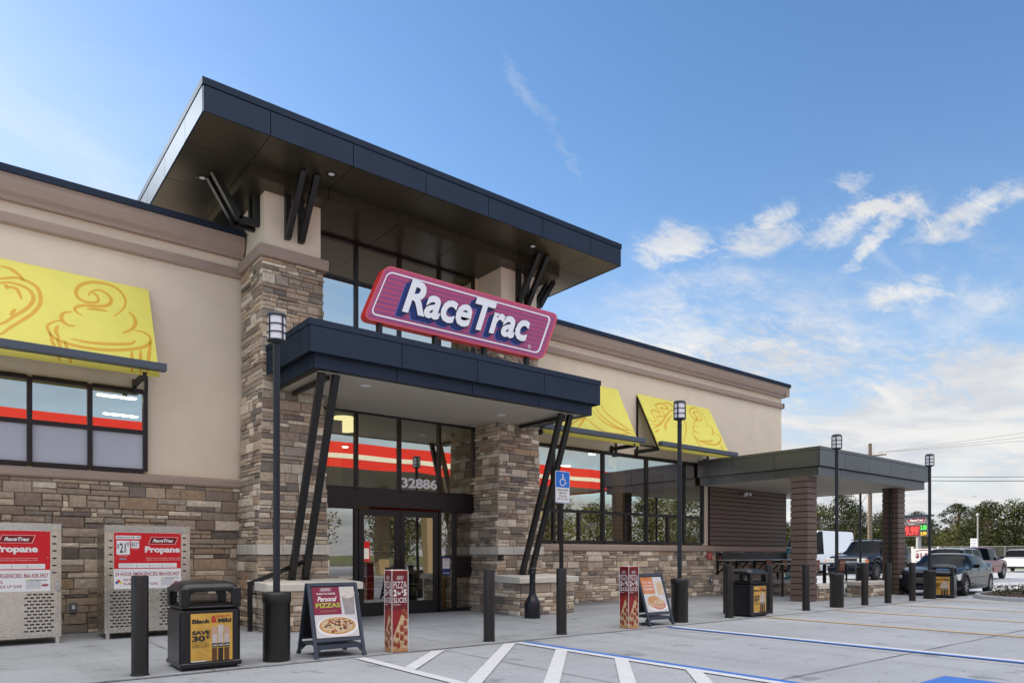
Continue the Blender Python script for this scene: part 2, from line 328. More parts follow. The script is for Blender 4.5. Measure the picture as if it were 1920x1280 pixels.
# ------------------------------------------------------------------ ground
def sheet(name,x0,x1,y0,y1,z,m,nx=1,ny=1):
    mb=MB(); vs=[(x0+(x1-x0)*i/nx,y0+(y1-y0)*j/ny,z) for j in range(ny+1) for i in range(nx+1)]
    mb.add(vs,[(j*(nx+1)+i,j*(nx+1)+i+1,(j+1)*(nx+1)+i+1,(j+1)*(nx+1)+i) for j in range(ny) for i in range(nx)],m); return struct(mb.obj(name))
def conc(name,col,seed):
    m=bpy.data.materials.new(name); m.use_nodes=True; t=m.node_tree; b=t.nodes['Principled BSDF']; L=t.links.new
    tcn=t.nodes.new('ShaderNodeTexCoord'); mp=t.nodes.new('ShaderNodeMapping'); L(tcn.outputs['Object'],mp.inputs[0]); mp.inputs['Location'].default_value=(seed,seed*2,0)
    def nz(sc,det,ro,sx=(1,1,1)):
        m2=t.nodes.new('ShaderNodeMapping'); L(mp.outputs[0],m2.inputs[0]); m2.inputs['Scale'].default_value=sx
        n=t.nodes.new('ShaderNodeTexNoise'); L(m2.outputs[0],n.inputs[0]); n.inputs['Scale'].default_value=sc; n.inputs['Detail'].default_value=det; n.inputs['Roughness'].default_value=ro; return n.outputs[0]
    def mr(x,a,b_,c,d):
        r=t.nodes.new('ShaderNodeMapRange'); L(x,r.inputs[0]); r.inputs[1].default_value=a;r.inputs[2].default_value=b_;r.inputs[3].default_value=c;r.inputs[4].default_value=d; return r.outputs[0]
    def mul(a,b_):
        r=t.nodes.new('ShaderNodeMath'); r.operation='MULTIPLY'; L(a,r.inputs[0]); L(b_,r.inputs[1]); return r.outputs[0]
    big=mr(nz(.35,5,.6),  .3,.7,.84,1.12); mid=mr(nz(2.2,6,.7),.3,.7,.93,1.06); fine=mr(nz(34,4,.75),.3,.7,.90,1.09)
    brush=mr(nz(1.4,5,.7,(.25,3,1)),.3,.7,.94,1.05)
    spot=mr(nz(1.6,4,.6),.61,.69,1,.62); speck=mr(nz(11,2,.5),.675,.72,1,.5); tyre=mr(nz(.6,5,.6,(2.2,.3,1)),.54,.74,1,.76)
    v=mul(mul(mul(mul(big,mid),mul(fine,brush)),mul(speck,tyre)),spot)
    mx=t.nodes.new('ShaderNodeMix'); mx.data_type='RGBA'; mx.blend_type='MULTIPLY'; mx.inputs[0].default_value=1; mx.inputs[6].default_value=(*col,1)
    cc=t.nodes.new('ShaderNodeCombineColor'); [L(v,cc.inputs[i]) for i in range(3)]; L(cc.outputs[0],mx.inputs[7]); L(mx.outputs[2],b.inputs['Base Color'])
    b.inputs['Roughness'].default_value=.72; bn=t.nodes.new('ShaderNodeBump'); bn.inputs['Strength'].default_value=.35; bn.inputs['Distance'].default_value=.004; L(nz(60,5,.7),bn.inputs['Height']); L(bn.outputs[0],b.inputs['Normal'])
    return m
lotm=conc('parking_concrete',(.345,.36,.385),0); walkm=conc('sidewalk_concrete',(.325,.34,.36),5)
grassm=mat('verge_grass',(.10,.115,.035),.95,nz=(.7,.35),bump=(8,.8,.05))
asph=mat('road_asphalt',(.09,.09,.09),.9,nz=(.8,.12),bump=(60,.4,.01))
sheet('ground',-700,900,-700,900,-.012,grassm)
sheet('parking_lot',-120,76,-45,60,-.004,lotm)
sheet('sidewalk',-8,24.5,8.5,14.3,0.0,walkm)
sheet('patio_paving',24.5,27.0,9.2,17.5,0.0,walkm)
sheet('road',-300,300,-62,-50,-.006,asph)
rnd=random.Random(3)
# joints
jm=mat('joint_dark',(.055,.05,.048),.95)
def jline(name,a,b,w=.014,z=.004):
    mb=MB(); a=Vector((*a,z));b=Vector((*b,z)); n=max(2,int((b-a).length/.35)); d=(b-a).normalized(); s_=Vector((-d.y,d.x,0)); vs=[]
    for i in range(n+1):
        p=a.lerp(b,i/n); ww=w*(.6+.8*rnd.random())/2; j=(rnd.random()-.5)*.008; vs+=[p+s_*(j-ww),p+s_*(j+ww)]
    mb.add(vs,[(2*i,2*i+2,2*i+3,2*i+1) for i in range(n)],jm); return struct(mb.obj(name))
jline('pavement_joint',(-8,8.5),(24.5,8.5),.022,.008)
for y,w in ((4.12,.014),(-.4,.014)): jline('pavement_joint',(-8,y),(60,y),w)
jline('pavement_joint',(24.5,8.6),(60,8.6),.012)
jline('pavement_joint',(-8,11.2),(24.5,11.2),.010,.008)
for x in (-1.6,2.4,5.9,9.0,12.6,16.4,20.2): jline('pavement_joint',(x,8.5),(x,14.1),.009,.008)
for x in (5.45,10.1,14.8,19.6,24.4,30): jline('pavement_joint',(x,-8),(x,8.5),.012)
damp=conc('damp_concrete',(.21,.22,.235),9); mb=MB(); rn0=random.Random(4); mb.add([(13.9+1.5*math.cos(t_*.2856)*(.75+.4*rn0.random()),13.72+.32*math.sin(t_*.2856)*(.7+.5*rn0.random()),.005) for t_ in range(22)],[tuple(range(22))],damp); struct(mb.obj('damp_patch'))
# paint
pw=mat('white_road_paint',(.60,.61,.63),.6,nz=(7,.10),bump=(60,.2,.002)); pb=mat('blue_road_paint',(.030,.14,.50),.6,nz=(7,.18)); py=mat('yellow_road_paint',(.62,.36,.05),.6,nz=(9,.25))
def paint(name,pts,m,z=.008): mb=MB(); mb.add([(x,y,z) for x,y in pts],[tuple(range(len(pts)))],m); return struct(mb.obj(name))
paint('painted_line',[(6.86,8.36),(6.98,8.36),(6.98,-2),(6.86,-2)],pb); paint('painted_line',[(6.72,8.36),(6.86,8.36),(6.86,-2),(6.72,-2)],pw)
paint('painted_line',[(10.38,8.42),(10.5,8.42),(10.5,-2),(10.38,-2)],pb); paint('painted_line',[(10.5,8.42),(10.64,8.42),(10.64,-2),(10.5,-2)],pw)
paint('painted_line',[(4.1,8.4),(4.24,8.4),(4.24,-2),(4.1,-2)],pw)
for c in (3.0,1.72,.58,-.55,-1.68,-2.8):          # 45 degree hatching between the white line and the blue line
    e=.12; pts=[]
    for sgn in (1,-1):
        cc_=c+sgn*e; lo=(4.24,4.24+cc_); hi=(6.72,6.72+cc_) if 6.72+cc_<8.36 else (8.36-cc_,8.36)
        pts+= [lo,hi] if sgn==1 else [hi,lo]
    paint('painted_hatch',pts,pw,.010)
for x in (13.7,16.7,19.8,22.9): paint('painted_line',[(x-.05,8.4),(x+.05,8.4),(x+.05,-1),(x-.05,-1)],py)
paint('painted_panel',[(7.25,3.10),(8.62,3.10),(8.62,1.7),(7.25,1.7)],pb)
mb=MB(); Pg=PL((7.25,1.7,.009),(1,0,0),(0,1,0))
mb.disc(Pg,.70,1.12,.09,.09,pw); mb.ribbon(Pg,[(.66,1.0),(.66,.62),(.98,.62),(1.05,.3)],.09,pw,taper=False); mb.ribbon(Pg,[(.6,.8),(.42,.6),(.5,.3),(.8,.25),(.95,.45)],.07,pw,taper=False); struct(mb.obj('painted_symbol'))
# ================================================================== the store
ST=thing('convenience_store','beige stucco convenience store with stone base, dark overhanging tower roof and glazed entrance','store',(12.4,14.2,0))
SO=(12.4,14.2,0)
def MS(): return MB(SO)
# ---- stone veneer
PAL=[((.36,.315,.265),5),((.31,.27,.235),4.5),((.27,.25,.235),4),((.42,.365,.30),4),((.52,.485,.43),4),((.17,.155,.15),2),((.33,.255,.195),2.5),((.26,.215,.185),2.5),((.60,.57,.52),2.6),((.22,.195,.175),2)]
def stonecol(rn):
    t=rn.random()*sum(w for _,w in PAL)
    for c,w in PAL:
        t-=w
        if t<=0: break
    k=.80+.40*rn.random(); return (min(.72,c[0]*k*1.06),min(.72,c[1]*k*.965),min(.70,c[2]*k*.84))
def veneer(mb,f,w,h,seed,big=1.0,dark=1.0,n_out=(0,-1,0)):
    """ledge stones over a w x h face; f(a,b,d) maps along, up, outward to 3D"""
    rn=random.Random(seed)
    def st(a0,a1,b0,b1):
        g=.0055; a0+=g;a1-=g;b0+=g*.8;b1-=g*.8
        if a1-a0<.02 or b1-b0<.012: return
        d=.010+.036*rn.random(); i=.009; j=lambda s_=.007:(rn.random()-.5)*s_
        c=tuple(x*dark*1.28 for x in stonecol(rn))
        # back ring, chamfer ring, face with a mid row so that the face is uneven
        B=[f(a0,b0,0),f(a1,b0,0),f(a1,b1,0),f(a0,b1,0)]
        C=[f(a0+j(.006),b0+j(.006),d*.6),f(a1+j(.006),b0+j(.006),d*.6),f(a1+j(.006),b1+j(.006),d*.6),f(a0+j(.006),b1+j(.006),d*.6)]
        D=[f(a0+i+j(.006),b0+i*.8,d+j(.010)),f(a1-i+j(.006),b0+i*.8,d+j(.010)),f(a1-i+j(.006),b1-i*.8,d+j(.010)),f(a0+i+j(.006),b1-i*.8,d+j(.010))]
        am=a0+(a1-a0)*(.3+.4*rn.random()); E_=[f(am,(b0+b1)/2,d+.006+j(.008))]
        fs=[(k,(k+1)%4,4+(k+1)%4,4+k) for k in range(4)]+[(4+k,4+(k+1)%4,8+(k+1)%4,8+k) for k in range(4)]+[(8+k,8+(k+1)%4,12) for k in range(4)]
        mb.add(B+C+D+E_,fs,stone,c)
    b=0
    while b<h-.02:
        ch=min(rn.choice((.07,.085,.105,.13,.16,.185))*big,h-b)
        if h-b-ch<.04: ch=h-b
        a=0
        while a<w-.01:
            L=rn.uniform(.22,.60)*big
            if w-a-L<.10: L=w-a
            r=rn.random()
            if ch>.115*big and r<.42:
                k=ch*rn.uniform(.38,.62); 
                for (q0,q1) in ((b,b+k),(b+k,b+ch)):
                    aa=a
                    while aa<a+L-.005:
                        l2=rn.uniform(.15,.48)*big
                        if a+L-aa-l2<.09: l2=a+L-aa
                        st(aa,aa+l2,q0,q1); aa+=l2
            elif r<.9: st(a,a+L,b,b+ch)
            else:
                k=L*rn.uniform(.4,.6); st(a,a+k,b,b+ch); st(a+k,a+L,b,b+ch)
            a+=L
        b+=ch
YW=14.2
# walls with openings
mb=MS()
def wallrect(x0,x1,z0,z1,m,y=YW,t=.25): mb.box(x0,x1,y,y+t,z0,z1,m)
wallrect(-6,-1.62,0,7.3,stucco); wallrect(-1.62,2.80,4.33,7.3,stucco); wallrect(-1.62,2.80,0,2.83,stucco); wallrect(2.80,5.0,0,7.3,stucco)
wallrect(10.9,11.35,0,7.3,stucco); wallrect(11.35,19.37,4.33,7.3,stucco); wallrect(11.35,19.37,0,1.65,stucco); wallrect(19.37,24.16,0,7.3,stucco)
mb.box(23.9,24.163,YW+.25,34,0,7.3,stucco); mb.box(-6,-5.75,YW+.25,34,0,7.3,stucco); mb.box(-6,24.16,33.75,34,0,7.3,stucco)
mb.obj('wall',ST)
mb=MS(); mb.box(-5.9,4.6,YW+.25,33.9,7.15,7.25,offwhite); mb.box(11.1,24.05,YW+.25,33.9,7.15,7.25,offwhite); mb.box(4.6,11.1,18.5,33.9,7.15,7.25,offwhite); mb.obj('roof_deck',ST)
# stone wainscot
mb=MS(); mb.box(-6,4.6,14.13,14.197,0,2.64,mortar); veneer(mb,lambda a,b,d:(-1.9+a,14.13-d,b),6.4,2.64,11,1.2,.88); mb.obj('stone_base',ST)
mb=MS(); mb.box(11.1,24.2,14.13,14.197,0,1.45,mortar); veneer(mb,lambda a,b,d:(11.2+a,14.13-d,b),13.0,1.45,12,1.0)
mb.box(24.166,24.23,14.13,34,0,1.45,mortar); veneer(mb,lambda a,b,d:(24.23+d,14.13+a,b),8.0,1.45,13,1.0); mb.obj('stone_base',ST)
mb=MS()
for x0,x1,z0,z1 in ((-6,4.56,2.64,2.80),(11.15,24.27,1.45,1.63)):
    mb=MS(); mb.prism([(14.19,z0),(14.07,z0),(14.05,z0+.03),(14.05,z1-.03),(14.08,z1),(14.19,z1+.02)],'x',x0,x1,taupe)
    if x0<0: mb.obj('sill_band',ST)
mb.box(24.17,24.29,14.19,30,1.45,1.63,taupe); mb.obj('sill_band',ST)
mb=MS()   # parapet: cap, crown and trim, on both wings
def crown(x0,x1):
    mb.prism([(YW-.002,7.14),(14.10,7.14),(14.09,7.20),(14.04,7.26),(14.0,7.40),(13.99,7.53),(YW-.002,7.53)],'x',x0,x1,taupe)
    mb.prism([(YW-.002,6.76),(14.14,6.76),(14.12,6.79),(14.12,6.92),(14.14,6.95),(YW-.002,6.95)],'x',x0,x1,taupe)
crown(-6,4.5); mb.obj('cornice',ST); mb=MS(); crown(11.16,24.22)
mb.box(24.165,24.39,14.0,34,7.20,7.53,taupe); mb.box(24.165,24.25,14.12,34,6.76,6.95,taupe); mb.obj('cornice',ST)
mb=MS()
mb.box(-6,4.5,13.955,14.5,7.532,7.65,capblue); mb.obj('parapet_cap',ST); mb=MS(); mb.box(11.16,24.42,13.955,14.5,7.532,7.65,capblue)
mb.box(24.16,24.42,14.5,34,7.532,7.65,capblue); mb.obj('parapet_cap',ST)
# ---- columns
def hw(z): return .72-.13*min(1,z/4.4)
def column(xc,seed):
    mb=MS(); yb=14.12
    def yf(z): return 12.95+.05*min(1,z/4.4)
    zs=[0,1.4,2.9,4.4,6.84]
    for z0,z1 in zip(zs,zs[1:]):
        vs=[(xc+sx_*(hw(z)-.012),y,z) for z in(z0,z1) for sx_,y in((-1,yf(z)+.012),(1,yf(z)+.012),(1,yb),(-1,yb))]
        mb.add(vs,[(0,1,5,4),(1,2,6,5),(3,0,4,7)],mortar)
    def fr(a,b,d): return (xc+(a-.72)*hw(b)/.72,yf(b)+.012-d,b)
    def lf(a,b,d): return (xc-hw(b)+.012-d,yb-a*(yb-yf(b))/1.17,b)
    def rt(a,b,d): return (xc+hw(b)-.012+d,yf(b)+a*(yb-yf(b))/1.17,b)
    def seg(f,w,z0,z1,sd): veneer(mb,lambda a,b,d:f(a,b+z0,d),w,z1-z0,sd)
    for f,w,s_ in((fr,1.44,1),(lf,1.17,2),(rt,1.17,3)):
        seg(f,w,0,1.335,seed+s_); seg(f,w,1.545,6.84,seed+10+s_)
    o=mb.obj('stone_column',ST)
    mb=MS(); rn=random.Random(seed); x=xc-hw(1.44)-.03   # band of cast blocks
    w_=hw(1.44)+.03
    cuts=[-w_,-w_+.46+.1*rn.random(),.12+.2*rn.random(),w_]
    for a,b in zip(cuts,cuts[1:]): mb.bbox(xc+a+.004,xc+b-.004,12.90,13.1,1.345,1.54,castst,.012)
    for s_ in(-1,1):
        xo=xc+s_*w_; mb.bbox(min(xo,xo-s_*.15),max(xo,xo-s_*.15),13.108,13.62,1.345,1.54,castst,.012); mb.bbox(min(xo,xo-s_*.15),max(xo,xo-s_*.15),13.628,14.1,1.345,1.54,castst,.012)
    mb.obj('stone_band',o)
    mb=MS(); mb.bbox(xc-.67,xc+.67,12.90,14.15,6.842,7.05,taupe,.012); mb.obj('column_cap',o)
    mb=MS(); mb.box(xc-.54,xc+.54,13.0,14.19,7.05,8.075,stuccoL); mb.obj('stucco_pier',o)
    # pedestal in front
    mb=MS(); x0,x1=xc-.84,xc+.84; y0=11.95
    mb.box(x0+.03,x1-.03,y0+.03,12.95,0,.72,mortar)
    veneer(mb,lambda a,b,d:(x0+.03+a,y0+.03-d,b),1.62,.72,seed+31); veneer(mb,lambda a,b,d:(x0+.03-d,12.95-a,b),.97,.72,seed+32); veneer(mb,lambda a,b,d:(x1-.03+d,y0+.03+a,b),.97,.72,seed+33)
    p=mb.obj('stone_pedestal',ST)
    mb=MS(); mb.prism([(12.94,.72),(y0-.06,.72),(y0-.06,.83),(y0-.03,.845),(12.94,.885)],'x',x0-.05,x1+.05,castst); mb.obj('coping',p)
column(5.08,100); column(10.6,200)
# ---- tower: side walls, back, interior lid
mb=MS(); mb.box(4.62,4.82,14.2,18.5,7.0,8.07,bronze); mb.box(10.9,11.1,14.2,18.5,7.0,8.07,bronze); mb.box(4.62,11.1,18.3,18.5,7.0,8.07,bronze); mb.obj('tower_wall',ST)
# ---- tower roof
def panels(mb,a0,a1,cuts,fn,m):
    c=[a0]+[q for q in cuts if a0<q<a1]+[a1]
    for p,q in zip(c,c[1:]): fn(mb,p+.007,q-.007)
rx0,rx1,ry0,ry1=3.07,12.57,11.55,19.2
fx=[4.13,5.61,7.12,8.61,10.08,11.54]; fy=[12.62,14.05,15.5,17.0,18.4]
mb=MS(); mb.box(rx0+.03,rx1-.03,ry0+.03,ry1-.03,8.29,8.74,seam)
panels(mb,rx0,rx1,fx,lambda m,p,q:m.box(p,q,ry0,ry0+.026,8.256,8.655,bronze),0)
panels(mb,rx0,rx1,fx,lambda m,p,q:m.box(p,q,ry1-.026,ry1,8.256,8.655,bronze),0)
for xx in(rx0,rx1-.026): panels(mb,ry0+.03,ry1-.03,fy,lambda m,p,q:m.box(xx,xx+.026,p,q,8.256,8.655,bronze),0)
mb.box(rx0-.012,rx1+.012,ry0-.012,ry1+.012,8.668,8.78,capblue); mb.box(rx0+.08,rx1-.08,ry0+.08,ry1-.08,8.78,8.80,offwhite)
TR=mb.obj('tower_roof',ST)
mb=MS(); xs=[rx0]+fx+[rx1]; ys=[ry0]+fy+[ry1]
for i in range(len(xs)-1):
    for j in range(len(ys)-1): mb.box(xs[i]+(.03 if i==0 else .006),xs[i+1]-(.03 if i==len(xs)-2 else .006),ys[j]+.006+(.03 if j==0 else 0),ys[j+1]-.006,8.262,8.286,bronze_s)
mb.obj('soffit',TR)
mb=MS(); bx0,bx1,by0=4.13,11.54,12.60   # dropped box beam round the head of the glazing
for p,q in zip([bx0,5.61,7.12,8.61,10.08],[5.61,7.12,8.61,10.08,bx1]):
    mb.box(p+.006,q-.006,by0,by0+.03,8.07,8.262,bronze_s); mb.box(p+.006,q-.006,by0+.03,14.0,8.065,8.09,bronze_s)
mb.box(bx0,bx0+.03,by0+.03,18.6,8.07,8.262,bronze_s); mb.box(bx1-.03,bx1,by0+.03,18.6,8.07,8.262,bronze_s); mb.box(bx0+.03,4.62,14.0,18.6,8.065,8.09,bronze_s); mb.box(11.1,bx1-.03,14.0,18.6,8.065,8.09,bronze_s)
mb.obj('box_beam',TR)
def downlight(parent,x,y,z,r=.10,em=0):
    mb=MS(); mb.lathe([(r,0),(r*1.0,-.012),(r*.55,-.003)],(x,y,z),steelblk if em==0 else white,24); 
    o=mb.obj('downlight',parent); mb=MS(); mb.lathe([(r*.55,-.004),(.0001,-.006)],(x,y,z),milk,20); mb.obj('lens',o)
for x,y in((3.62,13.65),(5.42,12.05),(10.22,12.05)): downlight(TR,x,y,8.262)
# brackets: twin bent bars; profile given as (out, z)
def bracket(base,out,along,xs_):
    mb=MS(); b=Vector(base);o_=Vector(out);a_=Vector(along)
    for s_ in xs_:
        P_=lambda t,z: b+o_*t+a_*s_+Vector((0,0,z-b.z))
        mb.bar(P_(.055,7.34),P_(.055,8.07),.085,.11,steelblk,up=o_)
        mb.bar(P_(.0,7.30),P_(.30,7.30),.085,.11,steelblk)
        mb.bar(P_(.27,7.27),P_(.86,8.27),.085,.11,steelblk,up=o_)
    mb.obj('roof_bracket',TR)
def bracketF(xc):
    mb=MS()
    for s_ in(-.13,.13):
        x=xc+s_
        mb.box(x-.05,x+.05,12.89,12.998,7.26,8.065,steelblk)
        mb.bar((x,12.93,7.30),(x,12.22,8.262),.10,.12,steelblk,up=(0,1,0))
    mb.obj('roof_bracket',TR)
bracketF(5.08); bracketF(10.66)
def bracketS(xf,sg):
    mb=MS()
    for yy in(13.30,13.56):
        mb.box(min(xf,xf+sg*.11),max(xf,xf+sg*.11),yy-.05,yy+.05,7.60,8.065,steelblk)
        mb.box(min(xf,xf+sg*.38),max(xf,xf+sg*.38),yy-.05,yy+.05,7.50,7.598,steelblk)
        mb.bar((xf+sg*.36,yy,7.53),(xf+sg*.82,yy,8.262),.10,.11,steelblk,up=(1,0,0))
    mb.obj('roof_bracket',TR)
bracketS(4.54,-1); bracketS(11.14,1)
# ---- storefront glazing
YG=13.95
def framebars(mb,xs,zs,y=YG,w=.065,d=.11,m=None,zr=None):
    m=m or frameblk
    for x in xs: mb.box(x-w/2,x+w/2,y,y+d,zs[0],zs[-1],m)
    for z in zs:
        for a,b in zip(xs,xs[1:]): mb.box(a+w/2,b-w/2,y+.003,y+d-.003,z-w/2,z+w/2,m)
def pane(mb,x0,x1,z0,z1,y,m): mb.add([(x0,y,z0),(x1,y,z0),(x1,y,z1),(x0,y,z1)],[(0,1,2,3)],m)
gx=[5.72,6.86,7.92,8.98,9.98]
mb=MS(); framebars(mb,gx,[5.0,6.12,7.22,8.05]); mb.box(5.6,10.06,YG+.01,YG+.10,8.02,8.10,frameblk)
mb.box(9.98,10.14,YG-.02,14.19,5.0,8.065,stuccoL)
o=mb.obj('clerestory_window',ST); mb=MS(); pane(mb,5.70,9.99,5.0,8.05,YG+.06,G_high); mb.obj('pane',o)
mb=MS(); framebars(mb,gx,[2.78,4.43]); mb.box(5.6,10.06,YG-.012,YG+.115,2.40,2.75,frameblk)
o=mb.obj('transom_window',ST); mb=MS(); pane(mb,5.70,9.99,2.78,4.43,YG+.06,G_store); mb.obj('pane',o)
mb=MS(); P=PL((0,YG+.05,0),(1,0,0),(0,0,1)); mb.text(P,'32886',7.97,2.865,.955,.235,MATS['letter_bright'],.008,bold=.035); mb.obj('street_number',ST,'white street number reading 32886')
for nm,x0,x1 in(('l',5.72,6.86),('r',8.98,9.98)):
    mb=MS(); framebars(mb,[x0+.01,x1-.01] if nm=='l' else [x0+.01,9.42,x1-.01],[.05,1.28,2.37] if nm=='r' else [.05,2.37])
    mb.box(x0,x1,YG,YG+.1,0,.05,frameblk)
    if nm=='r': mb.box(9.45,9.95,YG+.02,YG+.06,.80,1.25,frameblk)
    o=mb.obj('sidelight_window',ST); mb=MS(); pane(mb,x0,x1,.03,2.38,YG+.065,G_door); mb.obj('pane',o)
for i,(x0,x1) in enumerate(((6.91,7.915),(7.925,8.93))):
    mb=MS(); y=YG+.01
    mb.box(x0,x0+.12,y,y+.05,.01,2.34,frameblk);mb.box(x1-.12,x1,y,y+.05,.01,2.34,frameblk);mb.box(x0+.12,x1-.12,y,y+.05,.01,.30,frameblk);mb.box(x0+.12,x1-.12,y,y+.05,2.20,2.34,frameblk)
    o=mb.obj('door',ST); mb=MS(); pane(mb,x0+.12,x1-.12,.30,2.20,y+.025,G_door); mb.obj('pane',o)
    mb=MS(); hx=x1-.06 if i==0 else x0+.06; mb.tube([(hx,y-.0,1.22),(hx,y-.07,1.22),(hx,y-.07,.92),(hx,y,.92)],.014,steelblk,8); mb.obj('handle',o)
mb=MS(); P=PL((0,YG-.005,0),(1,0,0),(0,0,1))
mb.rect(P,9.03,.86,.23,.86-.44+.02,navy,.0); mb.rect(P,9.045,1.02,.20,.24,white,.002); mb.rect(P,9.08,1.215,.13,.03,red,.004); mb.text(P,'RaceTrac',9.085,1.22,.12,.02,white,.005,bold=.03,shear=.3)
for k in range(5): mb.text(P,'hours and services inside'[k*4:k*4+12].strip() or 'open',9.06,1.18-.03*k,.16,.012,ink,.004)
mb.text(P,'WELCOME',9.06,.90,.17,.03,white,.004,bold=.03); mb.obj('door_notice',ST,'blue and white notice on the glass right of the doors')
# left window: clear lights over frosted ones
lx=[-1.56,-.71,.16,1.03,1.90,2.77]
mb=MS(); framebars(mb,lx,[2.86,3.56,4.30],y=14.13,w=.075,d=.09); o=mb.obj('window',ST,'window with clear panes over frosted panes')
mb=MS(); pane(mb,-1.56,2.77,3.56,4.30,14.19,G_store); mb.obj('pane',o); mb=MS(); pane(mb,-1.56,2.77,2.86,3.56,14.188,frost); mb.obj('frosted_pane',o)
# right window
rx=[11.38,12.75,14.66,16.55,18.35,19.33]
mb=MS(); framebars(mb,rx,[1.70,2.55,4.28],y=14.13,w=.08,d=.09)
for x in(13.70,15.60,17.55): mb.box(x-.035,x+.035,14.133,14.217,1.74,2.51,frameblk)
o=mb.obj('window',ST,'wide black framed window on the right wing'); mb=MS(); pane(mb,11.38,19.33,1.7,4.28,14.19,G_store); mb.obj('pane',o)
# ---- entrance canopy
cx0,cx1,cy0,cy1=4.55,11.25,10.95,12.96
jc=[4.98,6.28,7.97,9.66]; 
mb=MS(); mb.box(cx0+.03,cx1-.03,cy0+.03,cy1,4.70,5.17,seam)
jx=[6.25,7.90,9.60]
panels(mb,cx0,cx1,jx,lambda m,p,q:m.box(p,q,cy0,cy0+.026,4.655,5.075,bronze),0)
for xx in(cx0,cx1-.026): panels(mb,cy0+.03,cy1,[11.35],lambda m,p,q:m.box(xx,xx+.026,p,q,4.655,5.075,bronze),0)
mb.box(cx0-.01,cx1+.01,cy0-.01,cy1,5.085,5.19,bronze); mb.box(cx0+.1,cx1-.1,cy0+.1,cy1,5.19,5.2,offwhite)
l0,l1,ly=cx0+.13,cx1-.13,cy0+.13
mb.box(l0+.03,l1-.03,ly+.03,cy1,4.47,4.70,seam)
panels(mb,l0,l1,[j-.03 for j in jx],lambda m,p,q:m.box(p,q,ly,ly+.026,4.43,4.70,bronze),0)
for xx in(l0,l1-.026): panels(mb,ly+.03,cy1,[11.35],lambda m,p,q:m.box(xx,xx+.026,p,q,4.43,4.70,bronze),0)
CN=mb.obj('entrance_canopy',ST)
mb=MS(); mb.box(l0+.15,l1-.15,ly+.15,cy1,4.44,4.468,offwhite); mb.box(5.72,9.98,cy1,13.95,4.44,4.468,offwhite)
mb.box(l0+.03,l1-.03,ly+.03,ly+.149,4.432,4.46,steelblk);mb.box(l0+.03,l0+.149,ly+.15,cy1,4.432,4.46,steelblk);mb.box(l1-.149,l1-.03,ly+.15,cy1,4.432,4.46,steelblk); mb.obj('soffit',CN)
for x,y in((5.95,11.75),(8.05,12.15) ,(9.55,12.35)): 
    if x!=8.05: downlight(CN,x,y,4.44,.10,1)
for x in(4.93,5.19,10.45,10.72):
    mb=MS(); mb.bar((x,12.72,.87),(x,11.36,4.435),.085,.12,steelblk,up=(1,0,0)); mb.bbox(x-.07,x+.07,12.62,12.85,.868,.89,steelblk,.004); mb.obj('strut',CN)
for x in(5.06,10.58):
    mb=MS(); mb.bar((x,12.94,4.38),(x,11.4,4.38),.07,.07,steelblk); mb.obj('canopy_brace',CN)
# ---- awnings
AW1=[[[2.21,1.17],[2.37,1.39],[2.42,1.58],[2.37,1.75],[2.26,1.86],[2.1,1.89],[1.9,1.85],[1.74,1.73],[1.67,1.57],[1.69,1.45],[1.8,1.38],[1.95,1.41],[2.0,1.49],[1.96,1.59],[1.89,1.62],[1.85,1.53]],[[1.89,1.63],[2.01,1.71],[2.12,1.67],[2.19,1.57],[2.17,1.45],[2.06,1.36],[1.79,1.3],[1.67,1.24],[1.63,1.16],[1.67,1.1],[1.73,1.07]],[[1.81,1.23],[1.94,1.26],[2.12,1.27]],[[1.59,1.1],[1.48,1.06],[1.43,0.96],[1.45,0.86],[1.54,0.8],[1.62,0.82]],[[2.45,1.34],[2.52,1.26],[2.54,1.12],[2.47,0.96],[2.31,0.83]],[[1.44,0.88],[1.33,0.83],[1.23,0.72],[1.25,0.59],[1.33,0.48],[1.52,0.41],[1.81,0.39],[2.15,0.43],[2.47,0.53],[2.67,0.64],[2.75,0.77],[2.73,0.88],[2.63,0.94],[2.52,0.94]],[[1.55,0.53],[1.78,0.51],[2.12,0.55],[2.42,0.63],[2.51,0.72]],[[1.25,0.59],[1.29,0.37],[1.34,0.19],[1.37,0.02]],[[2.75,0.77],[2.69,0.41],[2.63,0.02]],[[1.35,0.49],[1.41,0.21]],[[1.45,0.46],[1.49,0.25],[1.52,0.02]],[[2.43,0.48],[2.4,0.02]],[[2.57,0.53],[2.53,0.02]],[[0.63,1.79],[0.76,1.78],[0.88,1.68],[0.95,1.57]],[[0.1,1.3],[.3,1.45],[0.62,1.52],[0.83,1.61],[1.04,1.56],[1.14,1.43],[1.15,1.18],[1.05,0.94],[0.87,0.71],[0.7,0.51],[0.6,0.39],[.2,.2]],[[.1,1.1],[0.62,1.43],[0.83,1.48],[1.0,1.41],[1.06,1.24],[0.98,1.03],[0.81,0.82],[0.6,0.58],[.2,.35]],[[0.72,1.38],[0.84,1.37],[0.9,1.17]],[[0.81,0.95],[0.74,0.8]],[[0.69,1.43],[0.72,1.33]],[[1.38,0.76],[1.34,0.64],[1.38,0.49]]]
AW2=[[[13.93,1.16],[14.08,0.87],[14.39,0.64],[14.86,0.45],[15.2,0.37]],[[13.8,0.97],[14.07,0.66],[14.5,0.51],[15.01,0.51]],[[12.57,0.25],[12.89,0.49],[13.36,0.7],[13.11,0.46],[12.74,0.14]],[[13.36,0.7],[13.66,0.47],[13.99,0.31],[14.75,0.34],[14.98,0.43]],[[14.27,1.29],[14.31,1.01],[14.75,0.69],[15.2,0.47]],[[12.0,1.2],[12.3,1.6],[12.8,1.7],[13.2,1.4],[13.3,1.0],[13.1,.7]],[[12.2,1.1],[12.5,1.45],[12.9,1.45]]]
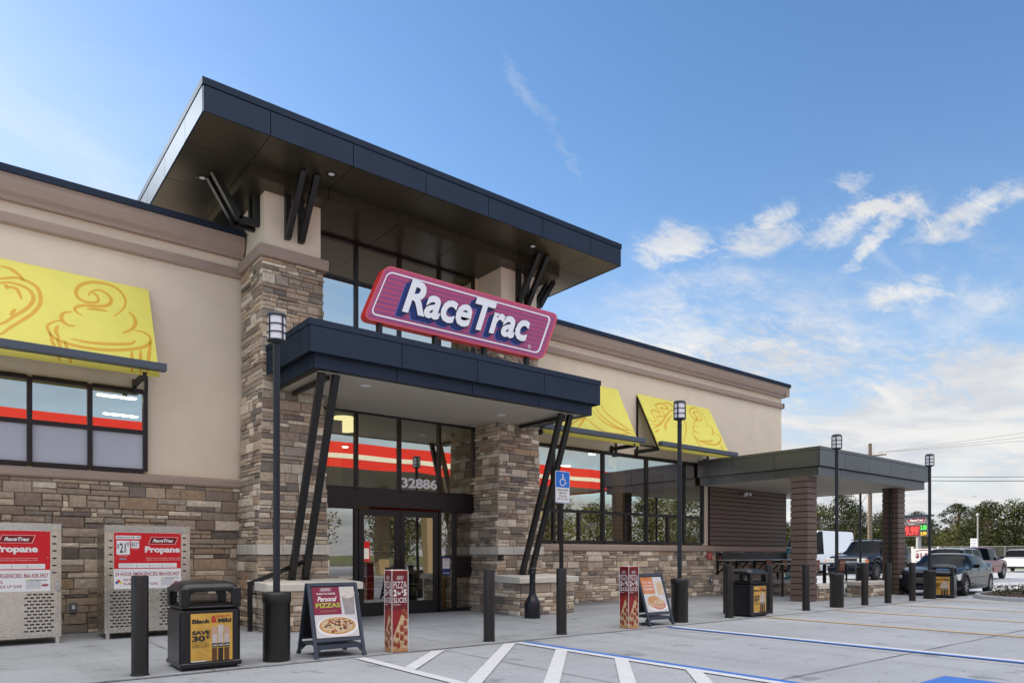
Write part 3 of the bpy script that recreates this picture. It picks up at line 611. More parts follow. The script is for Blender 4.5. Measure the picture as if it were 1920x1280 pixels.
AW3=[[[16.15,1.11],[16.16,1.01],[16.39,1.0],[16.48,1.05],[16.46,1.18],[16.42,1.34],[16.52,1.42],[16.68,1.43],[16.78,1.37],[16.83,1.41],[16.78,1.62],[16.86,1.7],[17.11,1.77],[17.32,1.68],[17.36,1.63],[17.2,1.58],[16.99,1.6],[16.98,1.52],[17.03,1.38],[16.97,1.28],[16.7,1.24],[16.6,1.18],[16.62,1.08],[16.63,0.96],[16.39,0.88],[16.16,0.89]],[[17.19,1.79],[17.47,1.84],[17.63,1.78],[17.71,1.69]],[[16.16,0.73],[16.43,0.84],[16.79,1.06],[17.14,1.35],[17.46,1.57],[17.64,1.61]],[[16.75,0.86],[17.0,1.08],[17.42,1.39]],[[16.71,0.73],[16.91,0.93]],[[17.6,1.6],[17.85,1.45],[17.94,1.27],[17.92,1.07],[17.75,0.79],[17.43,0.41]],[[16.18,0.59],[16.45,0.71]],[[19.04,1.17],[19.15,1.31],[19.14,1.67],[18.97,1.86],[18.72,1.86],[18.49,1.73],[18.43,1.57],[18.5,1.43],[18.66,1.41],[18.77,1.5],[18.68,1.55],[18.62,1.62],[18.71,1.69],[18.91,1.71],[18.97,1.55],[18.91,1.41],[18.59,1.35],[18.43,1.25],[18.41,1.13],[18.54,1.09]],[[18.38,1.13],[18.24,1.03],[18.25,0.93],[18.44,0.81]],[[19.25,1.27],[19.32,1.15],[19.27,0.99],[19.13,0.86]],[[18.21,0.9],[18.09,0.79],[18.14,0.67],[18.32,0.54],[18.69,0.48],[19.09,0.5],[19.38,0.62],[19.54,0.77],[19.49,0.92],[19.31,0.97]],[[18.33,0.57],[18.75,0.58],[19.08,0.66]],[[18.12,0.74],[18.14,0.52],[18.21,0.37],[18.26,0.03]],[[19.36,0.59],[19.38,0.34],[19.32,0.03]]]
def awning(x0,x1,draw,label,b0,b1):
    LH=math.hypot(.87,1.76); P=PL((0,13.28,4.41),(1,0,0),(0,.87,1.76))
    mb=MS(); vs=[]
    for d in(0,-.02):
        for a,b in((x0,0),(x1,0),(x1,LH),(x0,LH)): vs.append(P.p(a,b,d))
    mb.add(vs,[(0,1,2,3),(7,6,5,4),(0,4,5,1),(1,5,6,2),(2,6,7,3),(3,7,4,0)],yellow)
    for s_ in draw: mb.ribbon(P,[tuple(p) for p in s_],.06,orange,.0015)
    o=mb.obj('awning',ST,label)
    mb=MS(); mb.bbox(b0,b1,13.10,13.27,4.49,4.615,barblue,.006); mb.obj('awning_bar',o)
    mb=MS()
    for x in(x0+.03,x1-.03):
        mb.box(x-.025,x+.025,14.15,14.19,4.30,6.08,steelblk)
        mb.bar((x,14.13,5.98),(x,13.40,4.50),.04,.035,steelblk,up=(1,0,0)); 
    for x in(x0-.08,x1-.26):
        mb.box(x,x+.06,13.28,14.12,4.36,4.46,steelblk); mb.box(x,x+.06,14.12,14.195,4.24,4.50,steelblk)
    mb.box(x0+.08,x1-.3,14.12,14.15,4.62,4.66,steelblk); mb.obj('awning_frame',o)
awning(-1.35,2.82,AW1,'yellow awning printed with a soft serve cup, left of the entrance',-1.45,2.90)
awning(11.62,15.24,AW2,'yellow awning just right of the entrance canopy',11.5,15.30)
awning(16.1,19.66,AW3,'yellow awning printed with a hot dog and a soft serve, farthest right',16.0,19.74)
# ---- interior shell
inwall=mat('interior_wall',(.50,.42,.22),.9); infloor=mat('interior_floor',(.16,.14,.12),.35,nz=(1.5,.1)); inceil=mat('interior_ceiling',(.42,.40,.30),.9); redw=mat('interior_red',(.28,.03,.03),.8); orangew=mat('interior_orange',(.80,.52,.18),.9); dkwall=mat('interior_dark_wall',(.05,.045,.05),.8)
mb=MS(); mb.box(-5.7,23.8,22.0,22.2,0,4.5,inwall); mb.box(-5.7,23.85,14.46,22,-.003,.006,infloor)
for x0,x1,y0,y1 in((-5.7,4.9,14.46,22),(10.9,23.8,14.46,22),(4.9,10.9,18.0,22)): mb.box(x0,x1,y0,y1,4.5,4.6,inceil)
mb.box(4.84,4.9,14.2,18.2,4.5,8.07,inwall); mb.box(10.84,10.9,14.2,18.2,4.5,8.07,inwall); mb.box(4.84,10.9,18.1,18.2,4.6,8.07,inwall); mb.box(4.84,10.9,14.07,18.2,8.1,8.2,inwall)
mb.box(18.6,18.75,15.9,17.5,0,4.4,dkwall); mb.box(14.55,15.0,15.1,15.4,0,4.45,orangew); mb.box(16.2,16.6,15.1,15.4,0,4.45,orangew); mb.box(16.9,21.5,17.6,17.75,2.3,4.45,redw); mb.box(11.3,15.8,21.7,21.95,2.4,3.6,redw); mb.box(16.9,21.5,17.55,17.6,0,2.3,dkwall); mb.box(9.95,10.22,15.2,15.4,0,4.45,orangew); mb.box(6.86,7.1,15.2,15.4,0,4.45,orangew)
mb.obj('interior',ST)
lampm=mat('fluorescent_tube',(1,1,1),.5,emit=((1,.90,.70),11)); shadem=mat('lamp_shade_lit',(.9,.8,.55),.8,emit=((1,.82,.45),1.3))
k=0
for x,y,ll in((2.55,15.6,'nearest the glass behind the left window'),(2.95,17.6,'second from the glass behind the left window'),(-.5,18.5,'deep inside behind the left window'),(8.6,18.8,'far inside behind the entrance doors'),(12.6,15.5,'behind the leftmost pane of the right window'),(15.2,15.4,'behind the middle pane of the right window'),(16.6,18,'farther in behind the middle of the right window'),(21.5,18,'deep inside at the far right end')):
    mb=MB((x,y,4.4)); mb.box(x-.36,x+.36,y-.09,y+.09,4.44,4.49,white); mb.box(x-.33,x+.33,y-.07,y+.07,4.425,4.439,lampm)
    tag(mb.obj('ceiling_light'),'lit fluorescent strip light '+ll,'ceiling light','strip lights inside the store')
for x,y,l in((7.62,16.2,'lit drum shade pendant lamp above the doors, seen through the glass'),(6.05,16.6,'lit drum shade pendant lamp half hidden behind the left strut')):
    t=thing('pendant_lamp',l,'pendant lamp',(x,y,4.42),group='pendant lamps in the entrance')
    mb=MB(); mb.lathe([(.34,0),(.27,.32)],(0,0,0),shadem,28); mb.obj('lamp_shade',t); mb=MB(); mb.tube([(0,0,.3),(0,0,3.6)],.008,steelblk,6); mb.obj('cord',t)
# shelving seen through the glass
pcol=[(.5,.05,.03),(.55,.3,.05),(.05,.12,.4),(.5,.45,.35),(.08,.3,.1),(.3,.05,.05),(.6,.55,.1),(.12,.12,.13)]
prodm=mat('product_packaging',(.4,.2,.1),.5,attr='col')
def shelf(x,y,w,label,rz=0):
    t=thing('shelf_unit',label,'shelf',(x,y,0),rz,'shelves inside the store'); mb=MB()
    mb.box(-w/2,w/2,.18,.22,0,1.6,steelblk); mb.box(-w/2,w/2,-.25,.18,0,.12,steelblk)
    for z in(.45,.78,1.11,1.42): mb.box(-w/2,w/2,-.25,.18,z,z+.025,white)
    mb.obj('rack',t); mb=MB(); rn=random.Random(int(x*10))
    for z in(.12,.475,.805,1.135,1.445):
        a=-w/2+.03
        while a<w/2-.12:
            q=rn.uniform(.06,.15); h=rn.uniform(.14,.26); mb.box(a,a+q-.01,-.22+rn.random()*.05,.1,z+.001,z+h,prodm,rn.choice(pcol)); a+=q
    o=mb.obj('products',t); o['kind']='stuff'
shelf(8.75,16.6,1.3,'stocked snack shelf just behind the right door'); shelf(7.1,17.6,1.4,'stocked shelf farther back behind the left door'); shelf(12.6,16.8,1.6,'stocked shelf behind the leftmost lights of the right window',.2); shelf(19.6,16.5,1.8,'stocked shelf behind the far end of the right window'); shelf(15.6,17.8,2.4,'stocked shelf behind the middle of the right window'); shelf(10.2,18.6,2.0,'tall stocked shelf deep inside behind the right sidelight')
t=thing('menu_board','dark hanging menu board with photo panels behind the right window','menu board',(16.9,15.3,0)); mb=MB(); P=PL((-1.3,-.06,2.75),(1,0,0),(0,0,1))
mb.box(-1.4,1.0,-.05,.05,2.2,4.1,dkwall); mb.text(P,'RaceTrac',.05,.75,1.0,.26,mat('sign_grey',(.13,.11,.11),.5),.004,bold=.02,shear=.3)
for k in range(4): mb.rect(P,1.15+.28*k,-.1,.25,.5,mat('photo_blue%d'%k,((.05,.12,.3),(.1,.2,.35),(.04,.08,.2),(.2,.28,.35))[k],.5),.003)
mb.text(P,'COFFEE. LATTE. SWIRL',.05,-.2,1.0,.11,mat('menu_grey',(.25,.27,.32),.5),.004); mb.text(P,'FRESH EVERY DAY',.05,-.4,.9,.11,MATS['menu_grey'],.004); mb.obj('board',t)
t=thing('coffee_bar','low counter with white cups inside, behind the left sidelight','counter',(6.2,15.9,0)); mb=MB(); mb.box(-.5,.5,-.3,.3,0,.95,dkwall); mb.box(-.52,.52,-.32,.32,.952,1.0,mat('counter_top',(.35,.45,.45),.3)); mb.obj('counter_body',t); mb=MB(); mb.box(-.45,.45,.1,.2,1.0,1.45,frost); mb.obj('picture_panel',t)
# ================================================================== store sign on the canopy
def rrect(x,y,w,h,r,sh=0,n=5):
    out=[]
    for cx_,cy_,a0 in((x+w-r,y+r,-90),(x+w-r,y+h-r,0),(x+r,y+h-r,90),(x+r,y+r,180)):
        for k in range(n+1): a=R(a0+90*k/n); out.append((cx_+r*math.cos(a),cy_+r*math.sin(a)))
    return [(a+(b-y)*sh,b) for a,b in out]
signf=mat('sign_magenta',(.48,.072,.175),.35); signs=mat('sign_violet_stripe',(.30,.062,.21),.35); signred=mat('sign_red_edge',(.60,.018,.02),.35); signrim=mat('sign_rim',(.66,.10,.14),.35)
bluex=mat('letter_blue',(.012,.035,.20),.4); bluel=mat('letter_light_blue',(.10,.20,.58),.4); letw=mat('letter_white',(.86,.88,.93),.4)
t=thing('store_sign','slanted magenta sign reading RaceTrac in white, standing on the entrance canopy','sign',(7.85,11.3,5.2))
o_=(7.85,11.3,5.2); SH=.42; sxx,sz,sw,shh=5.62,5.46,4.17,1.05
mb=MB(o_); out=rrect(sxx,sz,sw,shh,.14,SH)
n=len(out); vs=[(a,11.20,b) for a,b in out]+[(a,11.39,b) for a,b in out]
mb.add(vs,[tuple(range(n)),tuple(range(2*n-1,n-1,-1))]+[(i,(i+1)%n,n+(i+1)%n,n+i) for i in range(n)],signred)
P=PL((0,11.199,0),(1,0,0),(0,0,1))
mb.poly(P,rrect(sxx,sz,sw,shh,.14,SH),signrim,.001); 
mb.poly(P,rrect(sxx+.035,sz+.026,sw-.07,shh-.052,.125,SH),signf,.003)
for k in range(10):
    y=sz+.06+k*(shh-.12)/10; h=(shh-.12)/20; x0=sxx+.05+(y-sz)*SH
    mb.poly(P,[(x0+.02,y),(x0+sw-.14,y),(x0+sw-.14+h*SH,y+h),(x0+.02+h*SH,y+h)],signs,.005)
a=rrect(sxx+.13,sz+.10,sw-.26,shh-.20,.11,SH); b=rrect(sxx+.165,sz+.128,sw-.33,shh-.256,.09,SH); n=len(a)
mb.add([P.p(*q,.007) for q in a]+[P.p(*q,.007) for q in b],[(i,(i+1)%n,n+(i+1)%n,n+i) for i in range(n)],letw)
mb.obj('sign_panel',t)
mb=MB(o_)
def word(mb,s,x,y,w,h,m,d,b): mb.text(P,s,x,y,w,h,m,d,bold=b,shear=.40)
LX,LZ,LW,LHh=6.36,5.72,3.02,.64
for k in range(9):
    q=k/8; word(mb,'RaceTrac',LX-.13*(1-q),LZ-.10*(1-q),LW,LHh,bluel if k==0 else bluex,.010+.004*k,.030)
word(mb,'RaceTrac',LX-.012,LZ-.012,LW+.012,LHh,ink,.048,.038)
mb.obj('letter_shadow',t)
mb=MB(o_); word(mb,'RaceTrac',LX,LZ,LW,LHh,letw,.054,.030); P2=P
mb.text(P,'®',LX+LW-.03,LZ-.10,.085,.085,letw,.012); mb.obj('lettering',t)
for x in(5.98,7.15,8.3,9.4): mb=MB(o_); mb.box(x-.04,x+.04,11.24,11.34,5.19,5.475,steelblk); mb.obj('post',t)
# ================================================================== street furniture
def ribbed(mb,r,h,m,x=0,y=0,n=40,slope=.03):
    mb.lathe([(r,0),(r,h*.5),(r,h-slope*.4),(r*.93,h)],(x,y,0),m,n,flute=.035)
def bollard_at(x,y,label,first=[None]):
    if first[0] is None:
        t=thing('bollard',label,'bollard',(x,y,0),group='dark brown bollards along the sidewalk'); mb=MB(); ribbed(mb,.088,1.115,bollm); mb.obj('sleeve',t)
        mb=MB(); mb.lathe([(.095,.0),(.095,.012),(.088,.02)],(0,0,0),seam,24); mb.obj('foot_ring',t); first[0]=t; return t
    return dup(first[0],(x,y,0),0,label)
bollard_at(1.66,8.76,'brown bollard in front of the propane cages, left of the trash bin')
bollard_at(6.57,8.80,'brown bollard between the pizza box and the bollard with the parking sign')
bollard_at(8.10,8.80,'brown bollard carrying the accessible parking sign post')
bollard_at(13.02,8.86,'brown bollard touching the left side of the cigar poster trash bin beyond the entrance')
bollard_at(14.75,8.98,'brown bollard just right of the second trash bin')
bollard_at(16.14,8.84,'brown bollard in front of the left slatted pavilion column')
bollard_at(19.08,8.80,'brown bollard in front of the low stone benches, right after the pavilion lamp post')
bollard_at(20.46,8.80,'brown bollard between the pavilion benches and the right slatted column')
bollard_at(21.95,8.76,'brown bollard in front of the grille of the dark blue sedan')
bollard_at(14.05,9.62,'brown bollard half hidden behind another beside the second trash bin')
def lamp_post(x,y,label,first=[None]):
    if first[0] is None:
        t=thing('lamp_post',label,'lamp post',(x,y,0),group='bollard base lamp posts'); first[0]=t
        mb=MB(); mb.lathe([(.168,0),(.168,.74),(.178,.745),(.178,.865),(.16,.875),(.05,.875)],(0,0,0),bollm,48,flute=.02); mb.obj('base',t)
        mb=MB(); mb.tube([(0,0,.87),(0,0,4.06)],.043,lampblk,20); mb.lathe([(.047,3.90),(.047,3.93)],(0,0,0),lampblk,20); p=mb.obj('pole',t)
        mb=MB(); mb.lathe([(.108,4.065),(.108,4.37)],(0,0,0),milk,28); mb.obj('diffuser',t)
        mb=MB(); mb.lathe([(.05,4.03),(.122,4.055),(.122,4.075),(.108,4.075)],(0,0,0),lampblk,28); mb.lathe([(.122,4.365),(.122,4.385),(.105,4.415),(.06,4.43),(.001,4.435)],(0,0,0),lampblk,28)
        for z in(4.165,4.265): mb.lathe([(.109,z-.007),(.119,z-.007),(.119,z+.007),(.109,z+.007)],(0,0,0),lampblk,28)
        for k in range(4): a=R(20+90*k); mb.bar((.114*math.cos(a),.114*math.sin(a),4.07),(.114*math.cos(a),.114*math.sin(a),4.37),.016,.022,lampblk)
        mb.obj('lantern_cage',t); return t
    return dup(first[0],(x,y,0),0,label)
lamp_post(3.25,8.88,'lamp post nearest the camera, between the trash bin and the personal pizzas board')
lamp_post(11.42,8.92,'lamp post behind the croissant board, right of the entrance')
lamp_post(17.76,8.90,'lamp post in front of the dark SUV and the left pavilion bench')
lamp_post(23.45,8.86,'lamp post beside the third trash bin, in front of the sedan')
lamp_post(27.6,12.9,'lamp post beyond the pavilion, its lantern hidden behind the pavilion roof')
# accessible parking sign
t=thing('parking_sign','blue and white accessible parking sign on a perforated post','sign',(8.10,8.80,1.1))
o_=(8.10,8.80,1.1); mb=MB(o_); mb.box(8.075,8.125,8.78,8.83,1.10,2.7,steelblk)
for k in range(38): mb.lathe([(.009,-.0015),(.0001,-.0015)],(8.10,8.779,1.16+.029*k),alum,8,'y')
mb.obj('post',t)
P=PL((8.10,8.77,2.22),(1,0,0),(0,0,1)); mb=MB(o_)
def slab(mb,P,pts,th,m):
    n=len(pts); mb.add([P.p(a,b,0) for a,b in pts]+[P.p(a,b,-th) for a,b in pts],[tuple(range(n)),tuple(range(2*n-1,n-1,-1))]+[(i,(i+1)%n,n+(i+1)%n,n+i) for i in range(n)],m)
slab(mb,P,rrect(-.165,0,.33,.54,.03),.004,white)
sb=mat('sign_blue',(.01,.16,.62),.4); mb.poly(P,rrect(-.15,.262,.30,.262,.02),sb,.001)
mb.disc(P,.0,.475,.016,.016,white,.003,12); mb.ribbon(P,[(-.005,.455),(.0,.40),(.045,.395),(.065,.34)],.016,white,.003,False,sub=2); mb.ribbon(P,[(.065,.34),(.085,.335)],.014,white,.003,False,sub=1); mb.ribbon(P,[(.0,.43),(.045,.43)],.012,white,.003,False,sub=1)
mb.ribbon(P,[(-.02,.405),(-.062,.37),(-.05,.315),(.0,.295),(.045,.32),(.05,.345)],.014,white,.003,False)
for k,(s_,w) in enumerate((('PARKING BY DISABLED',.25),('PERMIT ONLY',.17),('TOW AWAY ZONE',.19),('FINE OF UP TO $255',.24))): mb.text(P,s_,-w/2,.205-.052*k,w,.032,ink,.002,bold=.01)
q=rrect(-.158,.007,.316,.526,.026); q2=rrect(-.152,.013,.304,.514,.022); n=len(q); mb.add([P.p(*a,.0015) for a in q]+[P.p(*a,.0015) for a in q2],[(i,(i+1)%n,n+(i+1)%n,n+i) for i in range(n)],sb)
mb.obj('sign_plate',t)
# ---- trash bins
gold=mat('poster_gold',(.62,.36,.06),.4,nz=(3,.35)); goldl=mat('poster_gold_light',(.66,.44,.10),.4); silver=mat('poster_silver',(.55,.50,.47),.3,nz=(8,.2)); cigar=mat('poster_brown',(.12,.05,.02),.5,nz=(60,.3)); cigbl=mat('poster_dark',(.03,.018,.015),.4); posred=mat('poster_red',(.50,.03,.02),.4); copper=mat('poster_copper',(.55,.36,.26),.35)
def arc_poly(w,z0,zc,zt,n=10): return [(-w,z0)]+[(-w+2*w*k/n, zc+(zt-zc)*math.sin(math.pi*k/n)**.6) for k in range(n+1)]+[(w,z0)]
def trash_bin(x,y,rz,label,first=[None]):
    if first[0] is not None: return dup(first[0],(x,y,0),rz,label)
    t=thing('trash_bin',label,'trash bin',(x,y,0),rz,'black hooded trash bins with a cigar poster'); first[0]=t
    w=.335; mb=MB(); mb.bbox(-w,w,-w,w,.02,.715,plastic,.03); mb.box(-w+.03,w-.03,-w+.03,w-.03,0,.02,seam); mb.bbox(-w-.003,w+.003,-w-.003,w+.003,.72,.745,plastic,.008)
    mb.box(-w-.006,-w+.001,-w+.07,w-.07,.09,.64,seam)
    for sx_ in(-1,1): mb.box(sx_*(w+.001) if sx_<0 else w-.0,sx_*(w+.008),-w+.06,w-.06,.07,.66,plastic)
    b=mb.obj('body',t)
    mb=MB(); mb.bbox(-w-.012,w+.012,-w-.012,w+.012,.03,.09,plastic,.012); mb.obj('base_band',t)
    # hood: four corner posts under a domed lid, openings on all sides
    mb=MB()
    for sx_ in(-1,1):
        for sy in(-1,1):
            cx_,cy_=sx_*(w-.045),sy*(w-.045)
            mb.bbox(cx_-.048,cx_+.048,cy_-.048,cy_+.048,.74,.96,plastic,.012)
    mb.box(-w+.05,w-.05,-w+.05,w-.05,.745,.77,seam)
    n=12
    def ring(sc,z): return [(sc*w*1.0*math.copysign(abs(math.cos(2*math.pi*(k+.5)/32))**.28,math.cos(2*math.pi*(k+.5)/32)),sc*w*math.copysign(abs(math.sin(2*math.pi*(k+.5)/32))**.28,math.sin(2*math.pi*(k+.5)/32)),z) for k in range(32)]
    rings=[ring(.86,.925),ring(1.0,.915),ring(1.02,.94),ring(.98,.975),ring(.86,1.01),ring(.62,1.035),ring(.3,1.05),ring(.02,1.052)]
    mb.add([p for r in rings for p in r],[(i*32+k,i*32+(k+1)%32,(i+1)*32+(k+1)%32,(i+1)*32+k) for i in range(len(rings)-1) for k in range(32)],plastic,smooth=True)
    # arched edge under the lid on each side
    for s_ in(-1,1):
        ar=[(-w+.09,.82),(-w+.11,.89),(-w+.17,.918),(0,.93),(w-.17,.918),(w-.11,.89),(w-.09,.82)]; pol=[(-w+.05,.80),(-w+.05,.94),(w-.05,.94),(w-.05,.80)]+ar[::-1]
        mb.prism(pol,'y',s_*(w-.02)-.012,s_*(w-.02)+.012,plastic); mb.prism(pol,'x',s_*(w-.02)-.012,s_*(w-.02)+.012,plastic)
    mb.obj('hood',t)
    P=PL((-.235,-w-.006,.10),(1,0,0),(0,0,1)); mb=MB(); mb.box(-.24,.24,-w-.006,-w+.001,.095,.665,ink); mb.rect(P,0,0,.47,.56,gold,.001)
    mb.ribbon(P,[(.03,.50),(.10,.545),(.16,.50),(.10,.46),(.05,.49)],.012,goldl,.0015); mb.ribbon(P,[(.0,.30),(.14,.36),(.22,.44),(.40,.36),(.46,.30)],.014,goldl,.0015); mb.ribbon(P,[(.0,.12),(.08,.16),(.2,.06)],.012,goldl,.0015); mb.ribbon(P,[(.30,.50),(.38,.53),(.46,.46)],.012,goldl,.0015)
    mb.text(P,'ENJOY',.285,.505,.16,.028,posred,.003,bold=.04); mb.text(P,'&',.225,.445,.07,.085,posred,.0035,bold=.05)
    mb.text(P,'Black',.015,.445,.205,.052,ink,.003,bold=.05); mb.text(P,'Mild',.305,.445,.15,.052,ink,.003,bold=.05)
    mb.text(P,'SAVE',.015,.315,.20,.048,ink,.003,bold=.06); mb.text(P,'30',.015,.235,.145,.07,ink,.003,bold=.05); mb.text(P,'c',.17,.268,.04,.036,ink,.003,bold=.04); mb.rect(P,.187,.258,.007,.056,ink,.003)
    for k,s_ in enumerate(('When You Buy','2 Black & Mild','Single Cigars')): mb.text(P,s_,.015,.205-.022*k,.19,.016,ink,.003,bold=.01)
    for k,(xx,m1,m2) in enumerate(((.235,copper,cigar),(.305,silver,cigbl),(.375,copper,cigar))):
        z1=.40 if k!=1 else .42; mb.rect(P,xx,.0,.058,z1-.0,m2,.002); mb.rect(P,xx,.20,.058,z1-.20,silver,.003); mb.rect(P,xx-.003,z1-.09,.064,.09,m1,.004); mb.rect(P,xx-.002,.155,.062,.05,ink,.005); mb.rect(P,xx-.002,.15,.062,.006,goldl,.006); mb.text(P,'Black&Mild',xx+.004,.172,.05,.018,white,.006,bold=.02)
    mb.rect(P,.0,-.0,.17,.012,white,.003); mb.obj('poster',t)
    return t
trash_bin(2.41,9.03,0,'nearest trash bin, between the bollard and the tall lamp post')
trash_bin(13.80,8.96,0,'trash bin between two bollards, right of the entrance')
trash_bin(24.45,8.86,R(-78),'farthest trash bin, beside the lamp post in front of the sedan')
# ---- folding sign boards
slate=mat('board_frame',(.040,.055,.080),.42,nz=(5,.1)); pizc=mat('poster_maroon',(.23,.012,.05),.4); crust=mat('pizza_crust',(.55,.30,.12),.5,nz=(30,.25)); chees=mat('pizza_cheese',(.62,.45,.26),.5,nz=(45,.35)); pepp=mat('pizza_topping',(.30,.04,.02),.5,nz=(50,.3)); oliv=mat('pizza_olive',(.06,.035,.03),.5); cream_=mat('shake_cream',(.62,.58,.52),.5,nz=(14,.2)); shake=mat('shake_glass',(.30,.28,.28),.35,nz=(12,.3)); lime=mat('poster_lime',(.42,.50,.06),.5); poro=mat('poster_orange',(.62,.22,.07),.5); lgrey=mat('poster_grey',(.62,.62,.64),.45,nz=(3,.1)); straw=mat('poster_beige',(.60,.45,.28),.5,nz=(20,.3)); ham=mat('poster_ham',(.55,.22,.18),.5,nz=(20,.3))
def board(x,y,rz,label,kind):
    t=thing('sandwich_board',label,'sandwich board',(x,y,0),rz,'folding poster boards on the sidewalk')
    lean=math.atan2(.32,1.0); W2=.33; 
    for sg,nm in((-1,'front_frame'),(1,'rear_frame')):
        P=PL((0,sg*.36,0),(1,0,0) if sg<0 else (-1,0,0),(0,-sg*.33,1.0)); L=1.02; mb=MB()
        def stick(a,b,w=.04,th=.028):
            mb.bar(P.p(*a,-.014),P.p(*b,-.014),w,th,slate,up=P.n)
        stick((-W2,0),(-W2,L)); stick((W2,0),(W2,L)); stick((-W2+.02,L-.02),(W2-.02,L-.02)); stick((-W2+.02,.24),(W2-.02,.24))
        for s_ in(-1,1): mb.bar(P.p(s_*W2,0.0,-.014),P.p(s_*W2,.05,-.014),.055,.04,slate,up=P.n)
        o=mb.obj(nm,t)
        mb=MB(); mb.add([P.p(-W2+.02,.26,-.012),P.p(W2-.02,.26,-.012),P.p(W2-.02,L-.04,-.012),P.p(-W2+.02,L-.04,-.012)],[(0,1,2,3)],ink); mb.add([P.p(-W2+.02,.26,-.022),P.p(W2-.02,.26,-.022),P.p(W2-.02,L-.04,-.022),P.p(-W2+.02,L-.04,-.022)],[(3,2,1,0)],ink)
        a0,b0,w,h=-W2+.035,.275,2*W2-.07,.69
        if sg<0:
            mb.rect(P,a0,b0,w,h,lgrey,-.010)
            def T(s_,x_,y_,ww,hh,m,bold=.03,sh=0): mb.text(P,s_,a0+x_,b0+y_,ww,hh,m,-.006,bold=bold,shear=sh)
            if kind==0:
                mb.rect(P,a0,b0+.31,.38,.38,pizc,-.009); mb.text(P,'RaceTrac',a0+.125,b0+.645,.13,.02,white,-.007,bold=.03,shear=.3); mb.ribbon(P,[(a0+.11,b0+.638),(a0+.265,b0+.638),(a0+.275,b0+.672),(a0+.12,b0+.672)],.004,white,-.007,False,closed=True,sub=1)
                T('MADE·TO·ORDER',.06,.585,.26,.024,white,.02); T('Personal',.06,.49,.27,.07,white,.02,.35); T('PIZZAS',.03,.405,.34,.065,lime,.03); T('fresh, hot, all day',.09,.345,.22,.022,lime,0)
                mb.poly(P,[(a0+.42,b0+.30),(a0+.56,b0+.30),(a0+.585,b0+.58),(a0+.40,b0+.58)],shake,-.008); mb.disc(P,a0+.49,b0+.60,.105,.075,cream_,-.007); mb.disc(P,a0+.49,b0+.65,.07,.04,cream_,-.006); mb.ribbon(P,[(a0+.40,b0+.61),(a0+.50,b0+.58),(a0+.58,b0+.62)],.01,lgrey,-.005); mb.ribbon(P,[(a0+.43,b0+.66),(a0+.5,b0+.64),(a0+.56,b0+.66)],.01,lgrey,-.005)
                mb.disc(P,a0+.30,b0+.145,.285,.14,white,-.0075,28); mb.disc(P,a0+.30,b0+.155,.255,.118,crust,-.0065,28); mb.disc(P,a0+.30,b0+.16,.225,.10,chees,-.006,28); rn=random.Random(5)
                for k in range(70):
                    r_=math.sqrt(rn.random()); an=rn.random()*6.283; mb.disc(P,a0+.30+.21*r_*math.cos(an),b0+.16+.092*r_*math.sin(an),.008+.02*rn.random(),.006+.009*rn.random(),rn.choice((pepp,oliv,oliv,crust,pepp,cream_)),-.0055+.0001*(k%30),7)
            else:
                mb.rect(P,a0,b0+.36,.33,.33,poro,-.009); mb.text(P,'RaceTrac',a0+.09,b0+.655,.12,.018,maroon,-.007,bold=.03,shear=.3)
                T('Ham, Egg',.04,.56,.25,.045,white,.01,.2); T('& Cheese',.04,.50,.25,.045,white,.01,.2); T('Croissant',.03,.43,.27,.055,white,.02,.2); T('all day, every day',.06,.39,.2,.015,white,0)
                mb.poly(P,[(a0+.40,b0+.34),(a0+.56,b0+.34),(a0+.58,b0+.60),(a0+.38,b0+.60)],straw,-.008); mb.disc(P,a0+.48,b0+.60,.10,.03,cream_,-.007)
                mb.disc(P,a0+.32,b0+.10,.27,.09,white,-.0075,28); mb.disc(P,a0+.25,b0+.20,.20,.13,straw,-.007); mb.disc(P,a0+.36,b0+.13,.18,.09,ham,-.0065); mb.disc(P,a0+.22,b0+.24,.15,.07,crust,-.006); mb.disc(P,a0+.36,b0+.19,.16,.05,straw,-.0055); mb.ribbon(P,[(a0+.10,b0+.18),(a0+.22,b0+.13),(a0+.40,b0+.09),(a0+.50,b0+.14)],.03,chees,-.005)
                for k in range(6): mb.ribbon(P,[(a0+.12+.05*k,b0+.16),(a0+.15+.05*k,b0+.22),(a0+.14+.05*k,b0+.28)],.008,ham,-.0045)
        mb.obj('poster',o)
    mb=MB(); mb.box(-W2+.02,W2-.02,-.27,.27,.155,.165,slate); 
    for y_ in(-.30,.28): mb.prism([(-W2+.02,.17),(-W2+.02,.05),(-W2+.08,.11),(W2-.08,.11),(W2-.02,.05),(W2-.02,.17)],'y',y_,y_+.02,slate)
    mb.obj('ballast_shelf',t); return t
board(4.04,8.99,R(-3),'sandwich board with a personal pizzas poster','0' and 0)
board(10.60,9.03,R(-2),'sandwich board with a croissant poster, beside the second pizza box',1)
